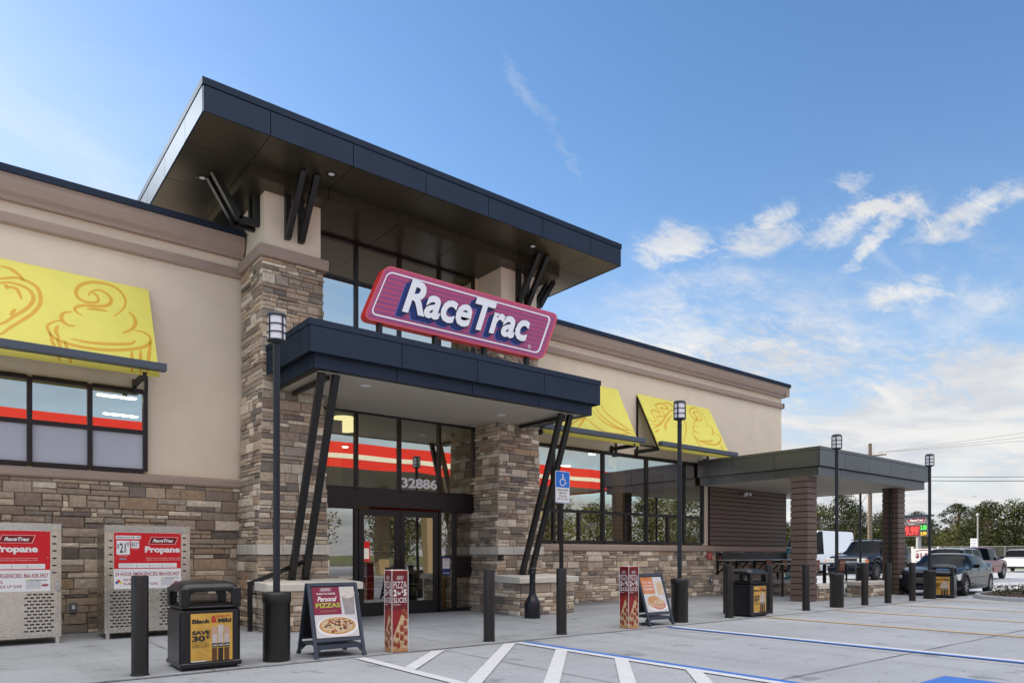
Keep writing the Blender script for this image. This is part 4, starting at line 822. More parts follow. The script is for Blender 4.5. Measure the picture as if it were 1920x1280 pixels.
# ---- pizza display boxes
pzr=mat('box_red',(.30,.015,.018),.35,nz=(2,.25)); pzd=mat('box_dark_red',(.15,.008,.012),.35)
def pizza_box(x,y,rz,label,first=[None]):
    if first[0] is not None: return dup(first[0],(x,y,0),rz,label)
    t=thing('display_box',label,'display box',(x,y,0),rz,'square red pizza advertising boxes'); first[0]=t; w=.122; H_=1.13
    mb=MB(); mb.box(-w,w,-w,w,0,H_,pzr)
    for s_ in((-w,-w),(w,-w),(-w,w),(w,w)): mb.tube([(s_[0],s_[1],0),(s_[0],s_[1],H_)],.005,white,6)
    mb.box(-w-.002,w+.002,-w-.002,w+.002,H_,H_+.006,white); mb.obj('box',t)
    for P in(PL((-w,-w,0),(1,0,0),(0,0,1)),PL((-w,w,0),(0,-1,0),(0,0,1))):
        mb=MB(); w_=w; w=.165; mb.rect(P,.008,.58,2*w-.016,.53,pzd,.001)
        mb.text(P,'RaceTrac',.11,1.02,.11,.02,white,.003,bold=.03,shear=.3); mb.ribbon(P,[(.095,1.01),(.225,1.01),(.24,1.05),(.105,1.05)],.005,white,.003,False,closed=True,sub=1)
        mb.text(P,'PIZZA',.03,.885,.27,.095,white,.003); mb.text(P,'2',.03,.775,.065,.095,white,.003,bold=.05); mb.text(P,'for',.11,.79,.075,.055,white,.003,bold=.03); mb.text(P,'$',.195,.815,.03,.055,white,.003,bold=.03); mb.text(P,'5',.235,.775,.065,.095,white,.003,bold=.05); mb.text(P,'SLICES',.03,.685,.27,.07,white,.003,bold=.01); mb.rect(P,.03,.655,.14,.006,white,.003)
        mb.poly(P,[(.01,.04),(2*w-.01,.01),(2*w-.01,.50),(.24,.60),(.02,.20)],chees,.0015); mb.poly(P,[(.01,.01),(2*w-.01,.01),(2*w-.01,.05),(.01,.07)],crust,.002)
        rn=random.Random(7)
        for cx_,cz in((.29,.50),(.27,.40),(.20,.33),(.11,.24),(.29,.27),(.20,.20),(.06,.12),(.13,.10),(.28,.13),(.24,.55)): 
            r_=.043*(.9+.3*rn.random()); mb.disc(P,cx_,cz,r_,r_*1.15,pepp,.0025,14); mb.ribbon(P,[(cx_-r_*.9,cz),(cx_,cz+r_),(cx_+r_*.9,cz)],.006,crust,.003)
        for k in range(34): mb.disc(P,.03+.28*rn.random(),.03+.35*rn.random(),.006+.01*rn.random(),.005+.008*rn.random(),rn.choice((cream_,crust,pepp,chees,pzd)),.0035+.00003*k,6)
        w=w_; kx=w_/.165; mb.v=[(P.o+P.u*((v-P.o).dot(P.u)*kx)+P.v*((v-P.o).dot(P.v))+P.n*((v-P.o).dot(P.n))) for v in mb.v]
        mb.obj('printed_panel',t)
    return t
pizza_box(4.88,8.71,R(-4),'red pizza 2 for $5 box beside the personal pizzas board')
pizza_box(9.79,8.80,R(-5),'red pizza 2 for $5 box beside the croissant board')
# ---- cigarette receptacle
t=thing('cigarette_receptacle','black bottle shaped cigarette receptacle in front of the right pedestal','ash receptacle',(9.70,11.45,0)); blk2=mat('receptacle_black',(.012,.013,.018),.32)
mb=MB(); mb.lathe([(.0,0),(.165,0),(.172,.02),(.172,.29),(.165,.335),(.13,.40),(.09,.47),(.07,.53),(.066,.60),(.064,.93),(.07,.94)],(0,0,0),blk2,32); b_=mb.obj('body',t)
mb=MB(); mb.lathe([(.07,.94),(.082,.95),(.082,.975),(.07,.985),(.07,1.0),(.083,1.01),(.083,1.045),(.06,1.075),(.001,1.08)],(0,0,0),blk2,32); mb.obj('cap',t); mb=MB(); mb.box(-.012,.012,-.069,-.060,.80,.82,alum); mb.obj('lock',t)
# ---- propane cages
holem=mat('vent_hole',(.012,.012,.012),.7); redp=mat('propane_red',(.62,.008,.015),.35); blk3=mat('print_dark_red',(.35,.01,.04),.5)
def cage(x,label,price):
    w,d,h=1.26,.78,1.84; t=thing('propane_cage',label,'propane cage',(x,12.74,0),group='aluminium propane cylinder cages'); t.rotation_euler=(0,0,R(-.5))
    mb=MB(); mb.box(.0,w,.02,d,.10,h-.13,alum); mb.prism([(0.0,h-.128),(-.012,h-.02),(d,h),(d,h-.128)],'x',-.004,w+.004,alum)
    mb.box(-.002,.035,-.003,.02,.10,h-.13,alum); mb.box(w-.035,w+.002,-.003,.02,.10,h-.13,alum); mb.box(.035,w-.035,-.003,.02,.10,.13,alum)
    b=mb.obj('cabinet',t)
    for xx in(.02,w-.07):
        for yy in(.01,d-.06): mb=MB(); mb.box(xx,xx+.05,yy,yy+.05,0,.10,alum); mb.obj('foot',t)
    mb=MB(); mb.box(.037,w-.037,-.006,.018,.135,h-.135,alum); P=PL((0,-.0062,0),(1,0,0),(0,0,1))
    def slot(a,b_): mb.poly(P,[(a+.013*math.cos(k*math.pi/5)+(.015 if math.cos(k*math.pi/5)>0 else -.015),b_+.0125*math.sin(k*math.pi/5)) for k in range(10)],holem,.001)
    for r_ in range(12):
        for c in range(16):
            a=.10+c*.072+(.036 if r_%2 else 0)
            if .46<a<.80 or a>w-.09: continue
            slot(a,.20+r_*.05)
    for r_ in range(12):
        for c in(0,1):
            if (r_+c)%2==0: slot(.085+.0*c if c==0 else w-.085,1.02+r_*.055)
    dr=mb.obj('door',t)
    P=PL((0,-.010,0),(1,0,0),(0,0,1)); mb=MB(); mb.box(.13,w-.14,-.0102,-.0065,.80,1.71,white)
    x0,x1=.135,w-.145; mb.rect(P,x0-.005,1.12,x1-x0+.01,.585,redp,.001)
    px=x0+.44 if price else x0+.30
    mb.poly(P,[(px+.05,1.52),(px+.46,1.52),(px+.50,1.64),(px+.09,1.64)],white,.002); mb.poly(P,[(px+.056,1.524),(px+.455,1.524),(px+.493,1.636),(px+.095,1.636)],redp,.0025); mb.poly(P,[(px+.066,1.535),(px+.445,1.535),(px+.477,1.625),(px+.102,1.625)],pzd,.003)
    mb.text(P,'RaceTrac',px+.115,1.552,.31,.055,white,.005,bold=.04,shear=.3)
    mb.text(P,'Propane',px,1.355,.53,.13,white,.003,bold=.045); mb.text(P,'Please be aware, unexpected visits from hungry',px+.02,1.282,.51,.02,white,.003); mb.text(P,'neighbors may occur when gas grills are in use.',px+.02,1.252,.51,.02,white,.003)
    mb.rect(P,x0+.06,1.135,x1-x0-.12,.075,white,.003)
    for k in range(3): mb.text(P,'for exchange only please read',x0+.08,1.188-.018*k,.20,.008,ink,.004)
    for k in range(6): mb.text(P,'safety instruction text',x0+.34+.19*(k//2),1.178-.026*(k%2),.15,.007,MATS['menu_grey'],.004); mb.disc(P,x0+.32+.19*(k//2),1.182-.026*(k%2),.009,.009,MATS['menu_grey'],.004,8)
    mb.text(P,'24 HOUR EMERGENCIES: 866.428.3427',x0+.012,1.005,x1-x0-.03,.062,blk3,.002,bold=.01); mb.text(P,'www.propanecompany.com'[:3]+' . . . . . . . . .',x0+.01,1.085,.35,.008,ink,.002)
    mb.text(P,'NO SMOKING',x0+.13,.925,.27,.04,blk3,.002,bold=.01); mb.text(P,'FLAMMABLE LP GAS',x0+.13,.858,.50,.04,blk3,.002,bold=.01)
    cx_,cz=x0+.06,.90; r_=.052
    for a,b__,m in((0,1,mat('nfpa_red',(.6,.02,.02),.5)),(1,0,mat('nfpa_yellow',(.7,.6,.03),.5)),(0,-1,white),(-1,0,mat('nfpa_blue',(.02,.08,.4),.5))):
        c=(cx_+a*r_/2,cz+b__*r_/2); mb.poly(P,[(c[0]-r_/2,c[1]),(c[0],c[1]-r_/2),(c[0]+r_/2,c[1]),(c[0],c[1]+r_/2)],m,.002)
    mb.rect(P,x0+.68,.84,.19,.12,lgrey,.002); mb.rect(P,x0+.68,.962,.05,.012,MATS['nfpa_yellow'],.003); mb.rect(P,x0+.73,.962,.22,.008,ink,.003)
    for k in range(6): mb.text(P,'notice text of the safety label',x0+.69,.945-.017*k,.16,.007,MATS['menu_grey'],.004)
    mb.ribbon(P,[(x0+.88,.89),(x0+.92,.905),(x0+.96,.89),(x0+.92,.875)],.01,blk3,.003,False,closed=True); mb.rect(P,x0+.885,.886,.07,.008,blk3,.003)
    if price:
        mb.rect(P,x0+.02,1.60,.36,.055,white,.002); mb.text(P,'PROPANE SALES 7AM - 11PM',x0+.035,1.614,.33,.026,ink,.003,bold=.01)
        mb.rect(P,x0+.03,1.35,.19,.225,white,.003); mb.text(P,'21',x0+.075,1.38,.085,.155,ink,.004,bold=.02); mb.text(P,'$',x0+.04,1.44,.026,.08,ink,.004,bold=.02); mb.text(P,'99',x0+.172,1.48,.04,.07,ink,.004)
        mb.rect(P,x0+.235,1.455,.12,.12,white,.003); mb.text(P,'$52',x0+.243,1.475,.08,.075,ink,.004,bold=.01); mb.text(P,'99',x0+.328,1.52,.022,.03,ink,.004); mb.text(P,'Exchange',x0+.06,1.322,.13,.02,white,.003); mb.text(P,'Spare',x0+.26,1.43,.07,.018,white,.003); mb.rect(P,x0+.07,1.265,.10,.03,MATS['menu_grey'],.003)
    for a in(x0+.03,x1-.03):
        for b__ in(1.69,1.30): mb.disc(P,a,b__,.007,.007,alum,.003,8)
    mb.obj('sign',dr)
    # perforated side
    mb=MB(); P=PL((-.001,d,0),(0,-1,0),(0,0,1))
    for r_ in range(42):
        for c in range(11): mb.rect(P,.06+c*.062+(.03 if r_%2 else 0),.18+r_*.036,.022,.014,holem,.0005)
    mb.text(P,'PROPANE EXCHANGE',.06,1.73,.5,.03,redp,.001); mb.obj('side_vents',t)
    mb=MB(); mb.lathe([(.032,-.03),(.032,0)],(w-.045,.0,.85),chrome,16,'y'); mb.tube([(w-.045,-.02,.86),(w-.045,-.045,.90),(w-.02,-.045,.93)],.007,chrome,6); mb.lathe([(.03,-.055),(.036,-.045),(.03,-.035)],(w-.03,.0,.82),chrome,16,'y'); mb.obj('padlock',t)
    return t
cage(1.91,'propane cage with the $21.99 price card, nearer the entrance',1); cage(.065,'propane cage cut off by the left edge of the picture',0)
# ---- small things on the walls
def outlet(x,z,label,m=alum):
    t=thing('wall_outlet',label,'wall outlet',(x,14.09,z),group='weatherproof outlets on the stone'); mb=MB(); mb.bbox(-.055,.055,-.045,.01,-.09,.09,mat('outlet_grey',(.13,.15,.18),.4),.012); b=mb.obj('cover',t); mb=MB(); mb.box(-.022,.026,-.052,-.044,-.02,.05,milk); mb.obj('flap',t)
outlet(1.64,.44,'weatherproof outlet low on the stone wall between the two propane cages'); outlet(19.65,.50,'weatherproof outlet on the stone below the right window')
mb=MB((10.1,12.95,1.27)); mb.box(9.90,10.04,12.875,12.93,1.21,1.34,steelblk); mb.box(9.99,10.03,12.868,12.874,1.25,1.30,MATS['outlet_grey']); tag(mb.obj('door_button'),'small black door button box on the right stone column','button')
mb=MB((19.6,14.05,1.3)); mb.box(19.46,19.72,14.065,14.09,1.20,1.42,posred); P=PL((19.46,14.064,1.2),(1,0,0),(0,0,1)); mb.text(P,'GAS SHUT',.03,.13,.20,.05,white,.001); mb.text(P,'OFF',.08,.05,.10,.05,white,.001); tag(mb.obj('shutoff_sign'),'small red notice on the stone below the right window','sign')
mb=MB((20.1,14.05,1.3)); mb.box(20.02,20.16,14.03,14.09,1.17,1.40,MATS['nfpa_yellow']); mb.box(20.06,20.12,14.02,14.03,1.2,1.3,posred); tag(mb.obj('emergency_switch'),'small yellow switch box beside the red notice','switch box')
# bent rail beside the left pedestal
mb=MB((4.15,12.6,0)); mb.bar((4.12,12.55,0),(4.12,12.55,.84),.07,.07,steelblk,up=(0,1,0)); mb.bar((4.09,12.55,.825),(5.35,12.80,1.27),.065,.075,steelblk); mb.bar((4.12,12.55,.66),(4.26,12.55,.66),.04,.03,steelblk); tag(mb.obj('guard_rail'),'bent black steel rail rising beside the left stone pedestal','rail')
# ================================================================== patio pavilion
px0,px1,py0,py1=19.0,26.4,10.0,17.0
PV=thing('patio_pavilion','flat roofed patio pavilion with brown slatted columns at the far end of the store','pavilion',(22.7,13.0,0)); PO=(22.7,13.0,0)
def MP(): return MB(PO)
mb=MP(); mb.box(px0+.03,px1-.03,py0+.03,14.1,3.9,4.34,seam); mb.box(24.5,px1-.03,14.1,py1-.03,3.9,4.34,seam)
pj=[20.45,21.95,23.45,24.9]
def fp(m,p,q): m.box(p,q,py0,py0+.026,3.845,4.295,pavm)
panels(mb,px0,px1,pj,fp,0); panels(mb,py0+.03,14.13,[11.4,12.8],lambda m,p,q:m.box(px0,px0+.026,p,q,3.845,4.295,pavm),0); panels(mb,py0+.03,py1,[11.4,12.8,14.2,15.6],lambda m,p,q:m.box(px1-.026,px1,p,q,3.845,4.295,pavm),0)
mb.box(px0-.01,px1+.01,py0-.01,14.1,4.305,4.39,pavm); mb.box(24.45,px1+.01,14.1,py1,4.305,4.39,pavm)
mb.box(px0+.13,px1-.13,py0+.16,14.1,3.62,3.89,seam); mb.box(24.5,px1-.13,14.1,py1,3.62,3.89,seam)
panels(mb,px0+.1,px1-.1,[20.38,21.85,23.35,24.8],lambda m,p,q:m.box(p,q,py0+.1,py0+.126,3.585,3.84,pavm),0)
for xx in(px0+.1,px1-.126): panels(mb,py0+.13,14.1 if xx<20 else py1,[11.4,12.8,14.2],lambda m,p,q:m.box(xx,xx+.026,p,q,3.585,3.84,pavm),0)
mb.obj('roof',PV)
mb=MP()
y=py0+.14
while y<14.05: mb.box(px0+.14,px1-.14,y,min(y+.145,14.1),3.60,3.615,offwhite); y+=.155
mb.box(24.5,px1-.14,14.11,py1,3.60,3.615,offwhite); so_=mb.obj('soffit',PV)
for x,y in((20.6,11.3),(22.4,12.6),(24.6,11.6)): downlight(PV,x,y,3.598,.09,1)
def slats(mb,x0,x1,y0,y1,z0,z1,h=.172,g=.024,d=.022,faces='fblr'):
    z=z0
    while z<z1-.05:
        q=min(z+h-g,z1)
        if 'f' in faces: mb.box(x0,x1,y0-d,y0,z,q,slatm)
        if 'b' in faces: mb.box(x0,x1,y1,y1+d,z,q,slatm)
        if 'l' in faces: mb.box(x0-d,x0-.001,y0-d,y1+d,z,q,slatm)
        if 'r' in faces: mb.box(x1+.001,x1+d,y0-d,y1+d,z,q,slatm)
        z+=h
for x0 in(19.07,24.95):
    mb=MP(); mb.box(x0+.02,x0+.5,10.42,10.9,0,3.6,slatf); slats(mb,x0+.02,x0+.50,10.42,10.90,.015,3.6); o=mb.obj('slatted_column',PV)
mb=MP(); mb.tube([(24.88,10.62,.0),(24.88,10.62,3.58)],.05,steelblk,14); mb.obj('downspout',PV)
for x0 in(24.95,):
    mb=MP(); mb.box(25.0,25.4,15.9,16.3,0,3.6,slatf); slats(mb,25.0,25.4,15.9,16.3,.015,3.6); mb.obj('slatted_column',PV)
mb=MP(); mb.box(19.66,24.30,14.13,14.19,1.66,3.6,slatf); slats(mb,19.66,24.30,14.13,14.19,1.68,3.58,.148,.024,.026,'f')
mb.box(24.302,24.33,13.9+.2,14.6,1.66,3.6,slatm); mb.obj('slat_screen',PV)
t=thing('security_light','grey double security light on the slatted screen','light',(21.6,14.08,3.42)); mb=MB(); mb.bbox(-.09,.09,-.03,.02,-.05,.07,alum,.01); mb.obj('housing',t)
for s_ in(-1,1):
    mb=MB(); mb.lathe([(.03,-.06),(.055,-.13),(.06,-.17),(.001,-.17)],(s_*.11,0,.02),milk,16,'y'); mb.bar((s_*.02,-.02,.02),(s_*.11,-.07,.02),.03,.03,alum); mb.obj('lamp_head',t)
# ---- counter, tables, stools, benches
alut=mat('table_top',(.50,.50,.51),.25,.6); wood=mat('stool_wood',(.22,.075,.035),.5,nz=(12,.25))
t=thing('wall_counter','long narrow steel counter on brackets along the stone wall','counter',(22.1,13.8,0)); mb=MB((22.1,13.8,0)); mb.bbox(19.95,24.25,13.52,14.02,1.14,1.19,alut,.006); mb.box(19.95,24.25,14.03,14.085,1.19,1.42,steelblk); mb.obj('counter_top',t)
for x in(20.0,21.1,22.2,23.2,24.15):
    mb=MB((22.1,13.8,0)); mb.box(x-.03,x+.03,14.03,14.085,.68,1.14,steelblk); mb.bar((x,14.03,.74),(x,13.6,1.12),.04,.05,steelblk,up=(1,0,0)); mb.box(x-.03,x+.03,13.6,14.03,1.09,1.138,steelblk); mb.obj('bracket',t)
def table(x,y,label,first=[None]):
    if first[0] is not None: return dup(first[0],(x,y,0),0,label)
    t=thing('high_table',label,'table',(x,y,0),group='bar height patio tables'); first[0]=t
    mb=MB(); mb.bbox(-.95,.95,-.38,.38,1.03,1.07,alut,.006); mb.obj('table_top',t)
    for a in(-.82,.82):
        for b in(-.28,.28): mb=MB(); mb.box(a-.025,a+.025,b-.025,b+.025,0,1.03,steelblk); mb.obj('leg',t)
    return t
table(21.7,11.95,'high patio table behind the left slatted column'); table(24.6,12.1,'high patio table in front of the right slatted column')
def stool(x,y,rz,label,first=[None]):
    if first[0] is not None: return dup(first[0],(x,y,0),rz,label)
    t=thing('bar_stool',label,'stool',(x,y,0),rz,'bar stools with wooden slat backs'); first[0]=t
    mb=MB(); mb.bbox(-.21,.21,-.2,.2,.735,.765,wood,.008); mb.obj('seat',t)
    mb=MB(); mb.lathe([(.2,0),(.2,.015),(.04,.035),(.035,.73)],(0,0,0),steelblk,24); mb.lathe([(.19,.30),(.2,.31),(.19,.32)],(0,0,0),steelblk,24); mb.bar((-.19,0,.31),(.19,0,.31),.02,.02,steelblk); mb.obj('pedestal',t)
    mb=MB(); 
    for s_ in(-1,1): mb.bar((s_*.19,-.2,.75),(s_*.19,-.25,1.16),.03,.03,steelblk,up=(1,0,0))
    for k in range(4): mb.box(-.175,.175,-.245-.01*k,-.225-.01*k,.84+.085*k,.91+.085*k,wood)
    mb.box(-.2,.2,-.262,-.24,1.15,1.18,steelblk); mb.obj('backrest',t); return t
stool(21.2,13.15,0,'stool at the wall counter, nearest the camera'); stool(22.15,13.15,0,'stool at the wall counter, second from the camera'); stool(23.1,13.1,0,'stool at the wall counter, farthest of the three'); stool(22.5,11.35,0,'stool behind the left bench, tucked under the high table'); stool(18.2+2.6,11.3,R(10),'stool half hidden behind the left slatted column')
def bench(x,y,w,d,h,seed,label):
    t=thing('stone_bench',label,'bench',(x,y,0),group='low stone patio benches'); mb=MB(); mb.box(.02,w-.02,.02,d-.02,0,h,mortar)
    veneer(mb,lambda a,b,q:(.02+a,.02-q,b),w-.04,h,seed,.8); veneer(mb,lambda a,b,q:(.02-q,d-.02-a,b),d-.04,h,seed+1,.8); veneer(mb,lambda a,b,q:(w-.02+q,.02+a,b),d-.04,h,seed+2,.8); mb.obj('stone_body',t)
    mb=MB(); n=max(2,int(w/.75))
    for k in range(n): mb.bbox(-.05+(w+.1)*k/n+.003,-.05+(w+.1)*(k+1)/n-.003,-.05,d+.05,h+.002,h+.125,castst,.012)
    mb.obj('coping',t)
bench(19.72,10.42,1.55,.55,.34,51,'low stone bench right beside the left slatted column'); bench(22.55,10.45,1.75,.55,.36,55,'low stone bench near the right slatted column'); bench(22.0,12.9,1.7,.55,.36,58,'low stone bench farthest back under the pavilion')
# shrink-wrapped water
wrapm=mat('water_wrap',(.10,.42,.55),.15,nz=(7,.55),bump=(20,.8,.02)); capm=mat('wrap_white',(.65,.75,.78),.2,nz=(9,.3),bump=(18,.9,.02))
t=thing('water_pallet','stack of blue shrink wrapped water bottle packs at the end of the counter','water packs',(24.75,14.0,0)); mb=MB(); mb.box(-.35,.35,-.3,.3,0,.12,wood); mb.obj('pallet',t)
for k in range(7):
    rn=random.Random(k); z=.125+k*.21; a=rn.uniform(-.03,.03)
    for s_ in(-1,1):
        mb=MB(); mb.bbox(-.32+a,.32+a,min(0,s_*.28)+.005,max(0,s_*.28)-.005,z,z+.205,wrapm if (k+s_)%3 else capm,.04)
        for i in range(5): mb.lathe([(.045,.19),(.045,.225),(.02,.24)],(-.25+a+.125*i,s_*.14,z),capm,8)
        mb.obj('bottle_pack',t)
# ================================================================== vehicles
def interp(pts,x):
    if x<=pts[0][0]: return pts[0][1]
    for (a,b),(c,d) in zip(pts,pts[1:]):
        if x<=c:
            t=(x-a)/(c-a); return b+(d-b)*t
    return pts[-1][1]
carglass=mat('car_glass',(.002,.003,.005),.04,spec=.06); headl=mat('headlight',(.55,.58,.6),.12,.2,coat=1); taill=mat('tail_light',(.35,.01,.01),.2); rimm=mat('wheel_rim',(.45,.45,.46),.3,.8); grillm=mat('grille_black',(.015,.015,.016),.35)
def vehicle(name,label,loc,rz,L,Wd,paintm,top,belt,wheels,rw,cab,zb=.24,tumble=.76,grp=None,nose=.84,tail=.88,pillars=(),wheelm=None,windows=True,bed=None,extras=None,swin=None):
    """front at +x. top/belt: height profiles; cab=(rear base, rear roof, front roof, cowl) x positions"""
    t=thing(name,label,name.split('_')[-1] if '_' in name else name,loc,rz,grp)
    xs=sorted(set([round(-L/2+L*i/56,4) for i in range(57)]+[round(c,4) for c in cab]+[round(w+s_*rw*k,4) for w in wheels for s_ in(-1,1) for k in(1.16,1.0,.8,.5)]+[p+e for p in pillars for e in(-.03,.03)]))
    xs=[x for x in xs if -L/2<=x<=L/2]
    def hw_(x):
        e=abs(x)/(L/2); k=nose if x>0 else tail
        return Wd/2*(1-(1-k)*max(0,(e-.62)/.38)**2.2)
    rows=[]
    for x in xs:
        w=hw_(x); zt=interp(top,x); zl=interp(belt,x); e=max(0,(abs(x)/(L/2)-.93)/.07); b0=zb+.10*e
        for wx in wheels:
            r_=rw*1.16; q=r_*r_-(x-wx)**2
            if q>=0: b0=max(b0,rw+math.sqrt(q)*.98)
        zl=min(zl,zt-.001); f=min(1,max(0,(zt-zl)/.30)); wt=w*(1-(1-tumble)*f)-.0
        mid=min(max(b0+.02,(zb+zl)/2+.03),zl-.03)
        rows.append([(x,-w*.96,b0),(x,-w,min(b0+.06,mid)),(x,-w*1.0,mid),(x,-w*.985,zl-.02 if zl-.02>mid else mid+.005),(x,-w*(.965 if f>0 else .94),zl),(x,-wt*(1 if f>.02 else .90),zt-.055*f),(x,-wt*.86 if f>.02 else -w*.7,zt-.012*f),(x,-wt*.45,zt+.010),(x,0,zt+.016)])
    nn=len(rows[0]); full=[r+[(x,-y,z) for x,y,z in r[-2::-1]] for r in rows]; m_=len(full[0])
    body=MB(); gl=MB(); cr,rr_,fr_,cf=cab
    vs=[p for r in full for p in r]; bf=[];gf=[]
    for i in range(len(full)-1):
        xm=(xs[i]+xs[i+1])/2
        for k in range(m_-1):
            f=(i*m_+k,i*m_+k+1,(i+1)*m_+k+1,(i+1)*m_+k); kk=k if k<nn-1 else m_-2-k
            side=kk==4 and cr+.10<xm<cf-.16 and interp(top,xm)-interp(belt,xm)>.16 and not any(abs(xm-p)<.031 for p in pillars) and (not swin or swin[0]<xm<swin[1])
            wind=kk>=5 and (fr_+.02<xm<cf-.02 or (rr_-.02>xm>cr+.02 and interp(top,xm)>interp(belt,xm)+.02))
            if windows and (side or wind): gf.append(f)
            else: bf.append(f)
    body.add(vs,bf,paintm,smooth=True); body.add(full[0],[tuple(range(m_))],paintm); body.add(full[-1],[tuple(range(m_-1,-1,-1))],paintm)
    body.box(-L/2+.25,L/2-.25,-Wd/2+.22,Wd/2-.22,zb-.02,.62,grillm)
    b=body.obj('body',t); gl.add(vs,gf,carglass,smooth=True); gl.obj('windows',t) if gf else None
    for wx in wheels:
        for s_ in(-1,1):
            y=s_*(Wd/2-.11); mb=MB(); mb.lathe([(rw*.62,-.10),(rw*.93,-.11),(rw,-.08),(rw,.08),(rw*.93,.11),(rw*.62,.10)],(wx,y,rw),rubber,30,'y'); wo_=mb.obj('wheel',t)
            mb=MB(); mb.lathe([(rw*.63,s_*.095),(rw*.58,s_*.06),(rw*.15,s_*.075),(.001,s_*.08)],(wx,y,rw),rimm if not wheelm else wheelm,30,'y')
            for q in range(7):
                a=2*math.pi*q/7; mb.bar((wx+.12*rw*math.cos(a),y+s_*.09,rw+.12*rw*math.sin(a)),(wx+.6*rw*math.cos(a),y+s_*.098,rw+.6*rw*math.sin(a)),.05,.03,rimm,up=(0,1,0))
            mb.lathe([(rw*.55,s_*.070),(.001,s_*.070)],(wx,y,rw),grillm,20,'y') if False else None
            mb.obj('rim',wo_)
    if extras: extras(t,Wd,L,hw_)
    return t
def mirror(t,x,z,Wd,m):
    for s_ in(-1,1): mb=MB(); mb.bbox(x-.06,x+.06,min(s_*(Wd/2+.02),s_*(Wd/2+.2)),max(s_*(Wd/2+.02),s_*(Wd/2+.2)),z,z+.15,m,.03); mb.bar((x+.02,s_*(Wd/2-.06),z-.0),(x,s_*(Wd/2+.05),z+.05),.04,.04,grillm); mb.obj('mirror',t)
sedanp=mat('paint_slate_blue',(.010,.013,.021),.10,.0,spec=.3); suvp=mat('paint_dark_navy',(.004,.006,.014),.12,.0,spec=.3); vanp=mat('paint_white',(.75,.76,.78),.3,coat=.6); redpp=mat('paint_maroon',(.13,.012,.018),.2,0); silvp=mat('paint_silver',(.30,.32,.35),.3,.3)
def ex_sedan(t,W_,L,hw_):
    x=L/2
    for s_ in(-1,1):
        mb=MB(); mb.prism([(x-.62,.60),(x-.30,.54),(x-.13,.58),(x-.10,.66),(x-.30,.745),(x-.60,.79)],'y',min(s_*(W_/2-.035),s_*(W_/2-.34)),max(s_*(W_/2-.035),s_*(W_/2-.34)),headl); mb.obj('headlight',t)
        mb=MB(); mb.prism([(-x+.02,.72),(-x+.02,.88),(-x+.40,.92),(-x+.35,.76)],'y',min(s_*(W_/2-.04),s_*(W_/2-.3)),max(s_*(W_/2-.04),s_*(W_/2-.3)),taill); mb.obj('tail_light',t)
    mb=MB(); mb.prism([(x-.12,.42),(x+.015,.42),(x+.0,.60),(x-.12,.66)],'y',-.42,.42,grillm)
    for k in range(4): mb.bar((x+.014-.004*k,-.40,.45+.045*k),(x+.014-.004*k,.40,.45+.045*k),.012,.012,chrome)
    mb.lathe([(.055,.0),(.055,.012),(.04,.012),(.04,0)],(x+.005,0,.63),chrome,20,'x'); mb.obj('grille',t)
    mb=MB(); mb.box(x-.1,x+.012,-.55,.55,.22,.34,grillm); mb.obj('air_intake',t)
    mb=MB()
    for s_ in(-1,1):
        for dx in(-.08,-1.02): mb.bar((dx-.02,s_*(W_/2+.005),.90),(dx-.20,s_*(W_/2+.005),.91),.02,.03,chrome)
    mb.obj('door_handles',t); mb=MB()
    for s_ in(-1,1):
        for dx in(.98,.05,-.92): mb.bar((dx,s_*(W_/2-.001),.34),(dx-.05,s_*(W_/2-.008),.92),.008,.006,grillm)
    mb.obj('door_seams',t)
    mirror(t,.72,.95,W_,sedanp)
vehicle('parked_sedan','dark slate blue sedan parked facing the pavilion behind the trash bin',(27.35,9.72,0),math.pi+R(4),4.85,1.85,sedanp,
  [(-2.43,.62),(-2.40,.98),(-2.2,1.06),(-1.78,1.09),(-1.0,1.375),(-.5,1.445),(.0,1.46),(.45,1.42),(1.30,1.00),(1.75,.93),(2.15,.84),(2.33,.72),(2.43,.50)],
  [(-2.43,.60),(-1.8,1.03),(-1.0,.99),(1.3,.93),(2.2,.80),(2.43,.49)],(-1.50,1.44),.33,(-1.85,-.92,.38,1.32),.20,.76,None,.80,.84,(-.98,.02),extras=ex_sedan).scale=(.98,.99,.95)
def ex_suv(t,W_,L,hw_):
    x=L/2
    for s_ in(-1,1):
        mb=MB(); mb.bbox(x-.22,x+.02,min(s_*(W_/2-.06),s_*(W_/2-.48)),max(s_*(W_/2-.06),s_*(W_/2-.48)),.82,1.04,headl,.03); h=mb.obj('headlight',t); mb=MB(); mb.box(x-.24,x-.0,min(s_*(W_/2-.02),s_*(W_/2-.10)),max(s_*(W_/2-.02),s_*(W_/2-.10)),.84,1.0,poro); mb.obj('indicator',h)
    mb=MB(); mb.box(x-.1,x+.02,-.52,.52,.70,1.05,grillm); mb.bbox(x-.08,x+.05,-.55,.55,.86,.90,chrome,.01); mb.bbox(x-.08,x+.04,-.56,.56,1.03,1.07,chrome,.01); mb.bbox(x-.08,x+.03,-.56,.56,.68,.71,chrome,.01); mb.obj('grille',t)
    mb=MB(); mb.bbox(x-.2,x+.07,-W_/2+.12,W_/2-.12,.40,.64,suvp,.05); mb.obj('bumper',t)
    mb=MB()
    for s_ in(-1,1): mb.tube([(-2.1,s_*.72,1.93),(-1.9,s_*.72,1.99),(.3,s_*.72,1.99),(.5,s_*.72,1.93)],.02,grillm,8)
    mb.obj('roof_rails',t); mirror(t,1.0,1.22,W_,chrome)
